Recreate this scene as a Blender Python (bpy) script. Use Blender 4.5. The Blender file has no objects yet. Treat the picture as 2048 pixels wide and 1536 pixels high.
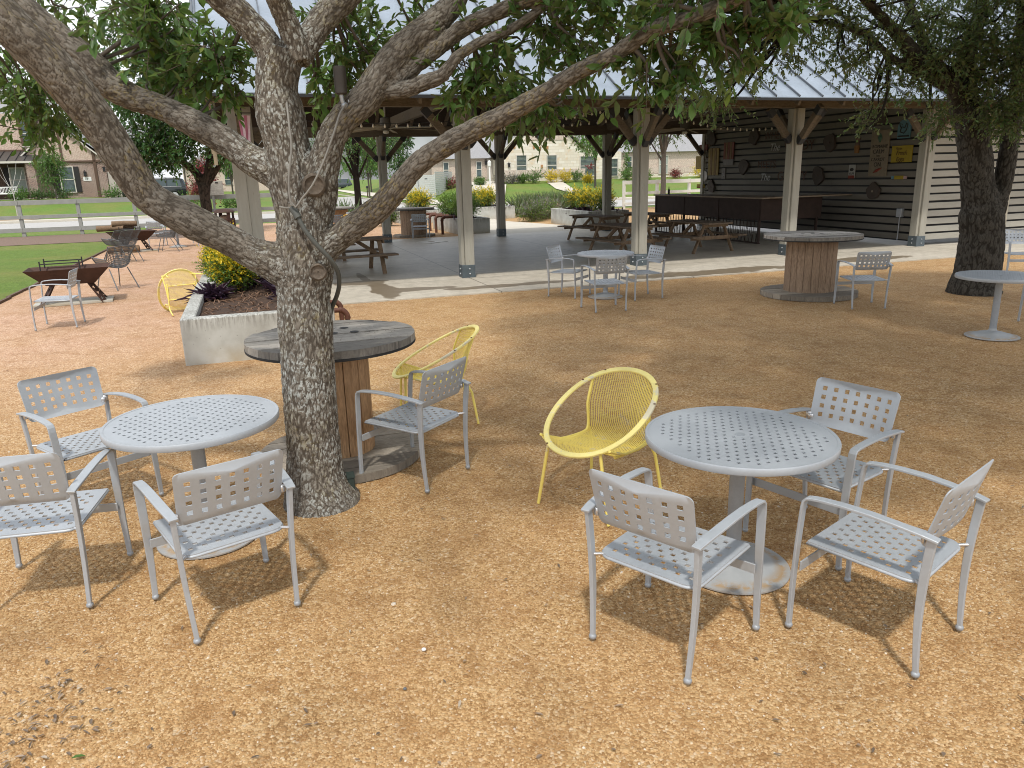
import bpy, bmesh, math, random, numpy as np
from mathutils import Vector, Matrix, noise as mnoise
from mathutils.geometry import delaunay_2d_cdt
R_ = math.radians
scene = bpy.context.scene
col = scene.collection
rng = np.random.default_rng(7)
random.seed(11)

# ------------------------------------------------------------------ camera
cam_d = bpy.data.cameras.new("camera"); cam = bpy.data.objects.new("camera", cam_d); col.objects.link(cam)
cam_d.sensor_width = 36.0; cam_d.lens = 36.0*1500/2048; cam_d.clip_end = 2000; cam_d.clip_start = 0.05
PITCH, ROLL, CAMH = 0.2716, -0.0263, 2.0116
_f = Vector((0, math.cos(PITCH), -math.sin(PITCH))); _r0 = Vector((1, 0, 0)); _u0 = _r0.cross(_f)
_r = _r0*math.cos(ROLL)+_u0*math.sin(ROLL); _u = -_r0*math.sin(ROLL)+_u0*math.cos(ROLL)
cam.matrix_world = Matrix(((_r.x, _u.x, -_f.x, 0), (_r.y, _u.y, -_f.y, 0), (_r.z, _u.z, -_f.z, CAMH), (0, 0, 0, 1)))
scene.camera = cam

# ------------------------------------------------------------------ sky, sun, exposure
SUN_EL, SUN_AZ = R_(60), R_(184)          # azimuth clockwise from +Y: the sun stands behind the camera
w = bpy.data.worlds.new("World"); scene.world = w; w.use_nodes = True
wn = w.node_tree.nodes; wl = w.node_tree.links; bg = wn["Background"]
sky = wn.new("ShaderNodeTexSky"); sky.sky_type = 'NISHITA'; sky.sun_disc = False
sky.sun_elevation = SUN_EL; sky.sun_rotation = SUN_AZ; sky.air_density = 1.0; sky.dust_density = 3.5; sky.ozone_density = 1.0
# thin bright cloud cover over the blue
geo = wn.new("ShaderNodeTexCoord"); nz = wn.new("ShaderNodeTexNoise"); nz.inputs["Scale"].default_value = 2.2; nz.inputs["Detail"].default_value = 6
cr = wn.new("ShaderNodeValToRGB"); cr.color_ramp.elements[0].position = .36; cr.color_ramp.elements[1].position = .56
mx = wn.new("ShaderNodeMix"); mx.data_type = 'RGBA'
wl.new(geo.outputs["Generated"], nz.inputs["Vector"]); wl.new(nz.outputs["Fac"], cr.inputs["Fac"])
wl.new(cr.outputs["Color"], mx.inputs["Factor"]); wl.new(sky.outputs["Color"], mx.inputs["A"])
mx.inputs["B"].default_value = (9.5, 9.75, 10.2, 1)
wl.new(mx.outputs["Result"], bg.inputs["Color"]); bg.inputs["Strength"].default_value = 0.138
sd = bpy.data.lights.new("sun", 'SUN'); sd.energy = 2.7; sd.angle = R_(3.5); sd.color = (1.0, .955, .88)
sun = bpy.data.objects.new("sun", sd); col.objects.link(sun)
_sdir = Vector((math.sin(SUN_AZ)*math.cos(SUN_EL), math.cos(SUN_AZ)*math.cos(SUN_EL), math.sin(SUN_EL)))
sun.rotation_euler = _sdir.to_track_quat('Z', 'Y').to_euler(); sun.location = (0, -10, 30)
scene.view_settings.view_transform = 'Standard'; scene.view_settings.look = 'None'
scene.view_settings.exposure = 0.12; scene.view_settings.gamma = 1.0
scene.cycles.max_bounces = 6; scene.cycles.diffuse_bounces = 3; scene.cycles.glossy_bounces = 3
scene.cycles.transmission_bounces = 4; scene.cycles.transparent_max_bounces = 6; scene.cycles.use_denoising = True; scene.cycles.filter_width = 1.0
scene.cycles.caustics_reflective = False; scene.cycles.caustics_refractive = False

# ------------------------------------------------------------------ the pavilion grid: u along its front, v into it
GA = R_(18.6); GO = (-.86, 15.5)
def W(u, v, z=0.0):
    return (GO[0]+u*math.cos(GA)-v*math.sin(GA), GO[1]+u*math.sin(GA)+v*math.cos(GA), z)
def terrain(u, v):
    def ss(a, b, x):
        t = min(max((x-a)/(b-a), 0), 1); return t*t*(3-2*t)
    zv = ss(39, 44, v)*.08 + min(max((v-43)/8, 0), 1)*1.0 + ss(50, 57, v)*.36
    side = max(ss(8.5, 16, u), .78*ss(2, 18, -u))
    if v > 70: side = max(side, .25*ss(70, 120, v))
    return zv*side

# ------------------------------------------------------------------ object helpers
def tag(o, label=None, cat=None, group=None, kind=None):
    if label: o['label'] = label
    if cat: o['category'] = cat
    if group: o['group'] = group
    if kind: o['kind'] = kind
    return o
def thing(name, label, cat, loc=(0, 0, 0), rz=0.0, group=None):
    o = bpy.data.objects.new(name, None); col.objects.link(o); o.empty_display_size = .1
    o.location = loc; o.rotation_euler = (0, 0, rz); return tag(o, label, cat, group)
def copy_tree(o, parent=None):
    c = o.copy(); col.objects.link(c)
    if parent is not None: c.parent = parent
    for ch in list(o.children): copy_tree(ch, c)
    return c
def place(proto, used, loc, rz, label, group=None):
    o = copy_tree(proto) if used else proto
    o.location = loc; o.rotation_euler = (0, 0, rz); o['label'] = label
    if group: o['group'] = group
    return o

class MB:
    def __init__(s): s.v = []; s.f = []
    def add(s, vs, fs):
        b = len(s.v); s.v += [tuple(x) for x in vs]; s.f += [tuple(i+b for i in f) for f in fs]; return s
    def box(s, c, size, rz=0.0, M=None):
        hx, hy, hz = size[0]/2, size[1]/2, size[2]/2
        vs = [Vector((x, y, z)) for z in (-hz, hz) for y in (-hy, hy) for x in (-hx, hx)]
        if M is None: M = Matrix.Rotation(rz, 3, 'Z')
        c = Vector(c); vs = [M @ p + c for p in vs]
        return s.add(vs, [(0, 2, 3, 1), (4, 5, 7, 6), (0, 1, 5, 4), (2, 6, 7, 3), (0, 4, 6, 2), (1, 3, 7, 5)])
    def bar(s, p0, p1, w, h, up=(0, 0, 1)):
        p0 = Vector(p0); p1 = Vector(p1); d = p1-p0; L = d.length; d.normalize(); up = Vector(up)
        if abs(d.dot(up)) > .99: up = Vector((0, 1, 0))
        x = d.cross(up).normalized(); z = x.cross(d)
        return s.box((p0+p1)/2, (w, L, h), M=Matrix((x, d, z)).transposed())
    def tube(s, pts, rad, n=8, caps=True):
        pts = [Vector(p) for p in pts]
        if not hasattr(rad, '__len__'): rad = [rad]*len(pts)
        fr = None; rings = []; b = len(s.v)
        for i, p in enumerate(pts):
            t = (pts[min(i+1, len(pts)-1)]-pts[max(i-1, 0)]).normalized()
            if fr is None:
                a = Vector((0, 0, 1)) if abs(t.z) < .9 else Vector((1, 0, 0)); fr = (a-t*a.dot(t)).normalized()
            else:
                fr = (fr-t*fr.dot(t)).normalized()
            bn = t.cross(fr)
            for k in range(n):
                an = 2*math.pi*k/n; s.v.append(tuple(p+(fr*math.cos(an)+bn*math.sin(an))*rad[i]))
        for i in range(len(pts)-1):
            for k in range(n):
                a0 = b+i*n+k; a1 = b+i*n+(k+1) % n; s.f.append((a0, a1, a1+n, a0+n))
        if caps:
            s.f.append(tuple(b+k for k in range(n))[::-1]); s.f.append(tuple(b+(len(pts)-1)*n+k for k in range(n)))
        return s
    def ribbon(s, pts, wid, thk, side):
        """flat bar swept along pts; side(i) = direction of its width"""
        pts = [Vector(p) for p in pts]; b = len(s.v)
        for i, p in enumerate(pts):
            t = (pts[min(i+1, len(pts)-1)]-pts[max(i-1, 0)]).normalized()
            sd_ = Vector(side(i) if callable(side) else side); sd_ = (sd_-t*sd_.dot(t)).normalized(); n = t.cross(sd_)
            w_ = wid[i] if hasattr(wid, '__len__') else wid; th = thk[i] if hasattr(thk, '__len__') else thk
            for a, c in ((-1, -1), (1, -1), (1, 1), (-1, 1)): s.v.append(tuple(p+sd_*a*w_/2+n*c*th/2))
        for i in range(len(pts)-1):
            for k in range(4):
                a0 = b+i*4+k; a1 = b+i*4+(k+1) % 4; s.f.append((a0, a1, a1+4, a0+4))
        s.f.append((b+3, b+2, b+1, b)); e = b+(len(pts)-1)*4; s.f.append((e, e+1, e+2, e+3)); return s
    def lathe(s, prof, n=32, c=(0, 0, 0)):
        b = len(s.v)
        for r, z in prof:
            for k in range(n):
                a = 2*math.pi*k/n; s.v.append((c[0]+r*math.cos(a), c[1]+r*math.sin(a), c[2]+z))
        for i in range(len(prof)-1):
            for k in range(n):
                a0 = b+i*n+k; a1 = b+i*n+(k+1) % n; s.f.append((a0, a1, a1+n, a0+n))
        s.f.append(tuple(b+k for k in range(n))[::-1]); s.f.append(tuple(b+(len(prof)-1)*n+k for k in range(n))); return s
    def prism(s, outline, fn0, fn1):
        n = len(outline); a = [fn0(p) for p in outline]; c = [fn1(p) for p in outline]
        return s.add(a+c, [tuple(range(n))[::-1], tuple(range(n, 2*n))]+[(i, (i+1) % n, n+(i+1) % n, n+i) for i in range(n)])
    def sphere(s, c, r, n=10, m=6, sz=1.0):
        return s.lathe([(max(r*math.sin(math.pi*j/m), 1e-4), -r*sz*math.cos(math.pi*j/m)) for j in range(m+1)], n, c)
    def build(s, name, mat, parent=None, smooth=None, bev=0.0, seg=1, loc=None, rz=None):
        me = bpy.data.meshes.new(name); me.from_pydata(s.v, [], s.f)
        bm = bmesh.new(); bm.from_mesh(me); bmesh.ops.recalc_face_normals(bm, faces=bm.faces)
        if bev:
            es = [e for e in bm.edges if len(e.link_faces) == 2 and e.calc_face_angle() > .5]
            bmesh.ops.bevel(bm, geom=es, offset=bev, segments=seg, profile=.5, affect='EDGES', clamp_overlap=True)
        bm.to_mesh(me); bm.free(); me.materials.append(mat)
        if smooth: me.shade_smooth(); me.set_sharp_from_angle(angle=R_(smooth))
        o = bpy.data.objects.new(name, me); col.objects.link(o)
        if parent is not None: o.parent = parent
        if loc is not None: o.location = loc
        if rz is not None: o.rotation_euler = (0, 0, rz)
        return o

def fast_mesh(name, verts, faces4, mat, parent=None, attrs=None, smooth=False):
    """numpy quads / tris (n,k) straight into a mesh"""
    me = bpy.data.meshes.new(name); verts = np.asarray(verts, np.float32).reshape(-1, 3); k = faces4.shape[1]; nf = len(faces4)
    me.vertices.add(len(verts)); me.vertices.foreach_set("co", verts.ravel())
    me.loops.add(nf*k); me.loops.foreach_set("vertex_index", faces4.astype(np.int32).ravel())
    me.polygons.add(nf); me.polygons.foreach_set("loop_start", np.arange(0, nf*k, k, dtype=np.int32))
    me.update(calc_edges=True)
    for nm, (typ, arr) in (attrs or {}).items():
        a = me.attributes.new(nm, typ, 'POINT'); a.data.foreach_set("vector" if typ == 'FLOAT_VECTOR' else "value", np.asarray(arr, np.float32).ravel())
    if smooth: me.shade_smooth()
    me.materials.append(mat); o = bpy.data.objects.new(name, me); col.objects.link(o)
    if parent is not None: o.parent = parent
    return o

def perforated(outline, holes, fmap, thick, extra=()):
    """sheet with real holes: outline and holes are 2-D loops, fmap(x,y)->(point, normal); returns an MB"""
    pts = []; loops = []
    for lp in [outline]+list(holes):
        i0 = len(pts); pts += [Vector(p) for p in lp]; loops.append(list(range(i0, i0+len(lp))))
    n0 = len(pts); pts += [Vector(p) for p in extra]
    res = delaunay_2d_cdt(pts, [], loops, 0, 1e-5)
    vs, fs, orig = res[0], res[2], res[3]
    def inside(lp, x, y):
        c = False; n = len(lp); j = n-1
        for i in range(n):
            xi, yi = lp[i]; xj, yj = lp[j]
            if (yi > y) != (yj > y) and x < (xj-xi)*(y-yi)/(yj-yi)+xi: c = not c
            j = i
        return c
    m = MB(); nv = len(vs)
    for sgn in (1, -1):
        for v in vs:
            p, n = fmap(v.x, v.y); m.v.append(tuple(Vector(p)+Vector(n)*sgn*thick/2))
    hb = [(min(p[0] for p in h), max(p[0] for p in h), min(p[1] for p in h), max(p[1] for p in h)) for h in holes]
    edges = {}
    for f in fs:
        cx = sum(vs[i].x for i in f)/len(f); cy = sum(vs[i].y for i in f)/len(f)
        if any(b[0]-1e-6 < cx < b[1]+1e-6 and b[2]-1e-6 < cy < b[3]+1e-6 and inside(h, cx, cy) for b, h in zip(hb, holes)): continue
        if not inside(outline, cx, cy): continue
        m.f.append(tuple(f)); m.f.append(tuple(i+nv for i in f)[::-1])
        for a, b in zip(f, list(f[1:])+[f[0]]):
            if (b, a) in edges: del edges[(b, a)]
            else: edges[(a, b)] = 1
    for a, b in edges: m.f.append((b, a, a+nv, b+nv))
    return m
def rect_hole(cx, cy, h): return [(cx-h, cy-h), (cx+h, cy-h), (cx+h, cy+h), (cx-h, cy+h)]
def round_rect(x0, x1, y0, y1, r, n=5):
    o = []
    for cx, cy, a0 in ((x1-r, y1-r, 0), (x0+r, y1-r, 90), (x0+r, y0+r, 180), (x1-r, y0+r, 270)):
        for k in range(n+1): a = R_(a0+90*k/n); o.append((cx+r*math.cos(a), cy+r*math.sin(a)))
    return o

def text_mesh(name, body, size, mat, parent, M, extrude=.004, shear=0.0, align='CENTER'):
    cu = bpy.data.curves.new(name, 'FONT'); cu.body = body; cu.size = size; cu.extrude = extrude; cu.shear = shear; cu.align_x = align; cu.align_y = 'CENTER'
    t = bpy.data.objects.new(name, cu); col.objects.link(t); bpy.context.view_layer.update()
    me = bpy.data.meshes.new_from_object(t.evaluated_get(bpy.context.evaluated_depsgraph_get())); bpy.data.objects.remove(t)
    me.name = name; me.transform(M); me.materials.clear(); me.materials.append(mat)
    o = bpy.data.objects.new(name, me); col.objects.link(o)
    if parent is not None: o.parent = parent
    return o

# ------------------------------------------------------------------ materials
class G:
    def __init__(s, name):
        s.m = bpy.data.materials.new(name); s.m.use_nodes = True; s.t = s.m.node_tree; s.b = s.t.nodes["Principled BSDF"]
    def n(s, typ, ins=None, **props):
        nd = s.t.nodes.new("ShaderNode"+typ)
        for k, v in props.items(): setattr(nd, k, v)
        for k, v in (ins or {}).items(): s.set(nd.inputs[k], v)
        return nd
    def set(s, sock, v):
        if isinstance(v, bpy.types.NodeSocket): s.t.links.new(v, sock)
        elif isinstance(v, tuple) and len(v) == 3 and sock.type == 'RGBA': sock.default_value = (*v, 1)
        else: sock.default_value = v
    def p(s, **k):
        for a, v in k.items(): s.set(s.b.inputs[a.replace('_', ' ')], v)
        return s
    def pos(s, scale=None, obj=False, rot=None):
        o = s.n("TexCoord").outputs["Object"] if obj else s.n("NewGeometry").outputs["Position"]
        if scale is None and rot is None: return o
        mp = s.n("Mapping", {"Vector": o})
        if scale is not None: mp.inputs["Scale"].default_value = scale if hasattr(scale, '__len__') else (scale,)*3
        if rot is not None: mp.inputs["Rotation"].default_value = rot
        return mp.outputs[0]
    def noise(s, vec, scale, detail=4, rough=.55, out="Fac", dist=0.0):
        return s.n("TexNoise", {"Vector": vec, "Scale": scale, "Detail": detail, "Roughness": rough, "Distortion": dist}).outputs[out]
    def ramp(s, fac, stops, interp='LINEAR'):
        nd = s.n("ValToRGB", {"Fac": fac}); e = nd.color_ramp.elements; nd.color_ramp.interpolation = interp
        while len(e) < len(stops): e.new(.5)
        for x, (p_, c_) in zip(e, stops): x.position = p_; x.color = (*c_, 1) if hasattr(c_, '__len__') else (c_, c_, c_, 1)
        return nd.outputs["Color"]
    def mix(s, fac, a, b, mode='MIX'):
        nd = s.n("Mix", {"Factor": fac}, data_type='RGBA', blend_type=mode); s.set(nd.inputs["A"], a); s.set(nd.inputs["B"], b); return nd.outputs["Result"]
    def math(s, op, a, b=0.0, clamp=False):
        nd = s.n("Math", operation=op, use_clamp=clamp); s.set(nd.inputs[0], a); s.set(nd.inputs[1], b); return nd.outputs[0]
    def bump(s, h, strength=.5, dist=.01, normal=None):
        nd = s.n("Bump", {"Height": h, "Strength": strength, "Distance": dist})
        if normal is not None: s.set(nd.inputs["Normal"], normal)
        return nd.outputs["Normal"]

def simple(name, c, rough=.6, var=.15, scale=6.0, metal=0.0, bump=.0, bscale=60.0, obj=True, spec=.4, wear=None, stretch=None):
    """plain surface with large soft colour variation, fine grain and optional worn patches"""
    g = G(name); P = g.pos(scale=stretch, obj=obj)
    n1 = g.noise(P, scale, 5); n2 = g.noise(P, scale*9, 3)
    f = g.math('ADD', g.math('MULTIPLY', n1, .65), g.math('MULTIPLY', n2, .35))
    lo = tuple(x*(1-var) for x in c); hi = tuple(min(x*(1+var), .95) for x in c)
    cc = g.ramp(f, [(.3, lo), (.7, hi)])
    if wear: cc = g.mix(g.ramp(g.noise(P, wear[1], 6, .7), [(wear[2], 0.), (wear[2]+.06, 1.)]), cc, wear[0])
    g.p(Base_Color=cc, Roughness=g.ramp(n2, [(.3, max(rough-.08, .05)), (.7, min(rough+.08, 1))]), Metallic=metal)
    g.b.inputs["Specular IOR Level"].default_value = spec
    if bump: g.p(Normal=g.bump(g.noise(P, bscale, 4), bump, .004))
    return g.m

def wood(name, c, c2, rough=.75, grain=(1, 1, 14), scale=5.0, bump=.35, obj=True, plank=None, crack=.0):
    """grain stretched along one axis (grain = per-axis frequency), optional plank seams"""
    g = G(name); P = g.pos(obj=obj); PS = g.n("Mapping", {"Vector": P, "Scale": grain}).outputs[0]
    n1 = g.noise(PS, scale, 6, .65, dist=.4); n2 = g.noise(PS, scale*6, 4); n3 = g.noise(P, 2.2, 4)
    cc = g.ramp(n1, [(.28, c2), (.5, c), (.72, tuple(min(x*1.22, .9) for x in c))])
    cc = g.mix(g.ramp(n2, [(.35, .55), (.62, 0.)]), cc, tuple(x*.45 for x in c2))
    cc = g.mix(g.ramp(n3, [(.35, .5), (.6, 0.)]), cc, tuple(x*.75 for x in c), 'MIX')
    if plank:
        yy = g.math('FLOOR', g.math('DIVIDE', g.n("SeparateXYZ", {"Vector": P}).outputs[1], plank)); wn_ = g.n("TexWhiteNoise", {"Vector": g.n("CombineXYZ", {"X": yy, "Y": 3.7}).outputs[0]}).outputs["Value"]
        cc = g.mix(g.ramp(wn_, [(.25, .62), (.55, .0)]), cc, tuple(x*.28 for x in c)); cc = g.mix(g.ramp(wn_, [(.7, .0), (1., .4)]), cc, tuple(min(x*1.25, .9) for x in c))
    g.p(Base_Color=cc, Roughness=rough, Normal=g.bump(g.math('ADD', n1, n2), bump, .004))
    g.b.inputs["Specular IOR Level"].default_value = .25
    return g.m

def leaf_mat(name, c, back, var=.35, trans=.35, rough=.42, hi=None):
    g = G(name); a = g.n("Attribute", attribute_name="rnd").outputs["Fac"]
    cc = g.ramp(a, [(0., tuple(x*(1-var) for x in c)), (.55, c), (.85, tuple(min(x*(1+var*1.3), 1) for x in c)), (1., hi or (min(c[0]*2.4, 1), c[1]*1.5, c[2]*.9))])
    bf = g.n("NewGeometry").outputs["Backfacing"]; cc = g.mix(bf, cc, g.mix(.6, cc, back))
    g.p(Base_Color=cc, Roughness=rough); g.b.inputs["Specular IOR Level"].default_value = .4
    tr = g.n("BsdfTranslucent", {"Color": g.mix(.5, cc, (c[0]*1.6, c[1]*1.7, c[2]*.6))})
    ms = g.n("MixShader", {"Fac": trans}); g.t.links.new(g.b.outputs[0], ms.inputs[1]); g.t.links.new(tr.outputs[0], ms.inputs[2])
    g.t.links.new(ms.outputs[0], g.t.nodes["Material Output"].inputs["Surface"]); return g.m

def gravel_mat():
    g = G("gravel"); P = g.pos(); xyz = g.n("SeparateXYZ", {"Vector": P})
    wob = g.n("VectorMath", {0: P, 1: g.n("VectorMath", {0: g.noise(P, 40, 2, out="Color"), "Scale": .006}, operation='SCALE').outputs[0]}, operation='ADD').outputs[0]
    v1 = g.n("TexVoronoi", {"Vector": wob, "Scale": 78.0}, feature='F1'); e1 = g.n("TexVoronoi", {"Vector": wob, "Scale": 78.0}, feature='DISTANCE_TO_EDGE')
    v2 = g.n("TexVoronoi", {"Vector": wob, "Scale": 120.0}, feature='F1')
    cs = g.n("SeparateColor", {"Color": v1.outputs["Color"]})
    stone = g.ramp(cs.outputs[0], [(0., (.27, .15, .06)), (.3, (.40, .245, .108)), (.6, (.485, .318, .152)), (.86, (.545, .38, .205)), (1., (.61, .48, .325))])
    pink = g.ramp(cs.outputs[0], [(0., (.37, .215, .14)), (.4, (.53, .335, .225)), (.8, (.62, .425, .30)), (1., (.70, .54, .42))])
    big = g.noise(P, .55, 4); mid = g.noise(P, 2.6, 5, .6)
    # the path's crushed granite is pinker; its sunlit paleness is put into the colour
    mr = g.n("MapRange", {"Value": xyz.outputs[0], "From Min": -1.5, "From Max": -6.0}); my = g.n("MapRange", {"Value": xyz.outputs[1], "From Min": 5.0, "From Max": 10.0})
    path = g.math('MULTIPLY', g.math('MULTIPLY', mr.outputs[0], my.outputs[0]), g.ramp(big, [(.3, .6), (.6, 1.)]))
    cc = g.mix(path, stone, pink)
    dirt = g.math('MAXIMUM', g.ramp(g.noise(P, 3.4, 6, .62), [(.52, 0.), (.66, .75)]), g.ramp(g.noise(P, 6.5, 5, .6), [(.575, 0.), (.66, .8)]))
    cc = g.mix(dirt, cc, g.mix(.55, cc, (.225, .108, .035)))
    cc = g.mix(g.ramp(mid, [(.3, .35), (.6, 0.)]), cc, (.37, .20, .085))
    cc = g.mix(g.ramp(e1.outputs["Distance"], [(.02, .32), (.09, 0.)]), cc, (.15, .075, .025))
    cc = g.mix(g.ramp(v2.outputs["Distance"], [(.5, 0.), (.9, .12)]), cc, (.06, .03, .012))
    h = g.math('ADD', g.ramp(v1.outputs["Distance"], [(0., 1.), (.75, 0.)]), g.math('MULTIPLY', cs.outputs[1], .5))
    h = g.math('ADD', h, g.math('MULTIPLY', v2.outputs["Distance"], -.3))
    g.p(Base_Color=cc, Roughness=.85, Normal=g.bump(h, .5, .007, g.bump(g.noise(P, 5.5, 4, .6), .55, .03))); g.b.inputs["Specular IOR Level"].default_value = .2
    return g.m

def grass_mat(name, c1, c2):
    g = G(name); P = g.pos(); n1 = g.noise(P, .35, 4); n2 = g.noise(P, 26, 4, .7); n3 = g.noise(P, 3.0, 5)
    cc = g.ramp(n2, [(.3, tuple(x*.55 for x in c1)), (.5, c1), (.72, c2)])
    cc = g.mix(g.ramp(n1, [(.42, 0.), (.62, .6)]), cc, (.20, .19, .055)); cc = g.mix(g.ramp(n3, [(.4, .35), (.6, 0.)]), cc, tuple(x*.7 for x in c1))
    g.p(Base_Color=cc, Roughness=.8, Normal=g.bump(n2, .8, .03)); g.b.inputs["Specular IOR Level"].default_value = .15; return g.m

def concrete_mat(name, c, stain=.35, joints=None, wet=False, obj=False):
    g = G(name); P = g.pos(obj=obj); n1 = g.noise(P, .9, 6, .6); n2 = g.noise(P, 30, 4); n3 = g.noise(P, 4.0, 6, .65)
    cc = g.ramp(n1, [(.3, tuple(x*(1-stain*.6) for x in c)), (.65, c)])
    cc = g.mix(g.ramp(n3, [(.38, stain), (.6, 0.)]), cc, tuple(x*.7 for x in c)); cc = g.mix(g.ramp(n2, [(.3, .3), (.6, 0.)]), cc, tuple(x*.75 for x in c))
    g.p(Base_Color=cc, Roughness=.8, Normal=g.bump(g.math('ADD', n2, n3), .25, .004)); g.b.inputs["Specular IOR Level"].default_value = .3; return g.m

def planter_mat():
    """cast concrete: drip streaks under the rim, pinholes, a damp ochre foot"""
    g = G("planter_concrete"); P = g.pos(); xyz = g.n("SeparateXYZ", {"Vector": P}); z = xyz.outputs[2]
    n1 = g.noise(P, 2.2, 6, .6); PS = g.n("Mapping", {"Vector": P, "Scale": (1, 1, .12)}).outputs[0]; st = g.noise(PS, 34, 4, .7)
    cc = g.ramp(n1, [(.28, (.33, .33, .30)), (.55, (.47, .48, .45)), (.75, (.54, .55, .53))])
    rim = g.math('MULTIPLY', g.n("MapRange", {"Value": z, "From Min": .36, "From Max": .53}).outputs[0], g.ramp(st, [(.42, 1.), (.56, 0.)]))
    cc = g.mix(g.math('MULTIPLY', rim, .7), cc, (.14, .13, .11))
    foot = g.math('MULTIPLY', g.n("MapRange", {"Value": z, "From Min": .22, "From Max": .0}).outputs[0], g.ramp(n1, [(.3, 1.), (.65, .15)]))
    cc = g.mix(g.math('MULTIPLY', foot, .75), cc, (.40, .30, .15))
    ph = g.n("TexVoronoi", {"Vector": P, "Scale": 16.0}).outputs["Distance"]; cc = g.mix(g.ramp(ph, [(.05, .8), (.09, 0.)]), cc, (.1, .1, .09))
    g.p(Base_Color=cc, Roughness=.82, Normal=g.bump(g.math('ADD', g.noise(P, 45, 4), g.ramp(ph, [(.04, 0.), (.09, .6)])), .25, .004)); return g.m

def brick_mat(name, c1, c2, mortar, sc=1.0, herring=False, xy=True):
    g = G(name); o = g.n("TexCoord").outputs["Object"]; xyz = g.n("SeparateXYZ", {"Vector": o})
    u = g.math('ADD', xyz.outputs[0], xyz.outputs[1]); cv = g.n("CombineXYZ", {"X": u, "Y": xyz.outputs[2]}).outputs[0]
    if herring:
        # zig-zag courses
        w_ = g.math('PINGPONG', u, .30); cv = g.n("CombineXYZ", {"X": u, "Y": g.math('ADD', xyz.outputs[2], w_)}).outputs[0]
    b = g.n("TexBrick", {"Vector": cv, "Scale": 1.0*sc, "Color1": c1, "Color2": c2, "Mortar": mortar, "Mortar Size": .012, "Brick Width": .24, "Row Height": .085, "Bias": 0.0})
    n = g.noise(o, 9, 4); cc = g.mix(.45, b.outputs["Color"], g.mix(g.ramp(n, [(.35, 0.), (.65, 1.)]), tuple(x*.6 for x in c1), tuple(min(x*1.35, .9) for x in c2)))
    cc = g.mix(b.outputs["Fac"], cc, mortar)
    g.p(Base_Color=cc, Roughness=.85, Normal=g.bump(b.outputs["Fac"], -.4, .01)); return g.m

def stone_mat(name):
    g = G(name); o = g.n("TexCoord").outputs["Object"]; xyz = g.n("SeparateXYZ", {"Vector": o})
    cv = g.n("CombineXYZ", {"X": g.math('ADD', xyz.outputs[0], xyz.outputs[1]), "Y": xyz.outputs[2]}).outputs[0]
    b = g.n("TexBrick", {"Vector": cv, "Scale": 1.0, "Color1": (.62, .56, .45), "Color2": (.74, .71, .63), "Mortar": (.55, .50, .40), "Mortar Size": .012, "Brick Width": .62, "Row Height": .27})
    n = g.noise(o, 1.6, 4); cc = g.mix(g.ramp(n, [(.55, 0.), (.66, .5)]), b.outputs["Color"], (.62, .42, .22))
    g.p(Base_Color=cc, Roughness=.85, Normal=g.bump(g.noise(o, 12, 4), .5, .02)); return g.m

def bark_mat(name, base, dark, light, lichen=.0, moss=.0):
    g = G(name); q = g.n("Attribute", attribute_name="bark").outputs["Vector"]; P = g.pos()
    fr = g.n("Attribute", attribute_name="furrow").outputs["Fac"]; P2 = g.n("Mapping", {"Vector": q, "Scale": (1, 1, .4)}).outputs[0]
    n1 = g.noise(P2, 60, 5, .65); n2 = g.noise(P2, 14, 4)
    cc = g.ramp(n1, [(.28, tuple(x*.6 for x in base)), (.5, base), (.74, light)]); cc = g.mix(g.ramp(n2, [(.4, .45), (.62, 0.)]), cc, tuple(x*.62 for x in base))
    if moss:
        mm = g.math('MULTIPLY', g.ramp(g.noise(P, 5.0, 4), [(.48, 0.), (.62, 1.)]), g.ramp(g.noise(P, 38, 4, .7), [(.5, 0.), (.6, 1.)]))
        cc = g.mix(g.math('MULTIPLY', mm, moss), cc, (.21, .15, .035))
    if lichen:
        z = g.n("SeparateXYZ", {"Vector": P}).outputs[2]
        dx = g.n('VectorMath', {0: g.n('VectorMath', {0: P, 1: (-1.25, 4.5, 0)}, operation='SUBTRACT').outputs[0], 1: (1, 1, 0)}, operation='MULTIPLY').outputs[0]
        far = g.n('MapRange', {'Value': g.n('VectorMath', {0: dx}, operation='LENGTH').outputs['Value'], 'From Min': .18, 'From Max': .42, 'To Min': 1.0, 'To Max': .20}).outputs[0]
        area = g.math('MULTIPLY', g.ramp(g.noise(P, 3.2, 4), [(.36, .3), (.54, 1.)]), far)
        l1 = g.ramp(g.noise(P, 38, 5, .72), [(.50, 0.), (.56, 1.)]); l2 = g.ramp(g.noise(P, 15, 5, .7), [(.54, 0.), (.59, 1.)])
        ll = g.math('MULTIPLY', g.math('MAXIMUM', l1, l2), area); ll = g.math('MULTIPLY', ll, g.ramp(fr, [(.2, 0.), (.5, 1.)]))
        cc = g.mix(g.math('MULTIPLY', ll, lichen), cc, g.ramp(g.noise(P, 90, 3), [(.35, (.33, .35, .33)), (.65, (.50, .53, .51))]))
    cc = g.mix(g.ramp(fr, [(.08, .9), (.52, 0.)]), cc, dark)
    g.p(Base_Color=cc, Roughness=.9, Normal=g.bump(g.math('ADD', g.noise(P2, 95, 5, .7), g.math('MULTIPLY', n2, .6)), .7, .006)); g.b.inputs["Specular IOR Level"].default_value = .12
    return g.m

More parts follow.
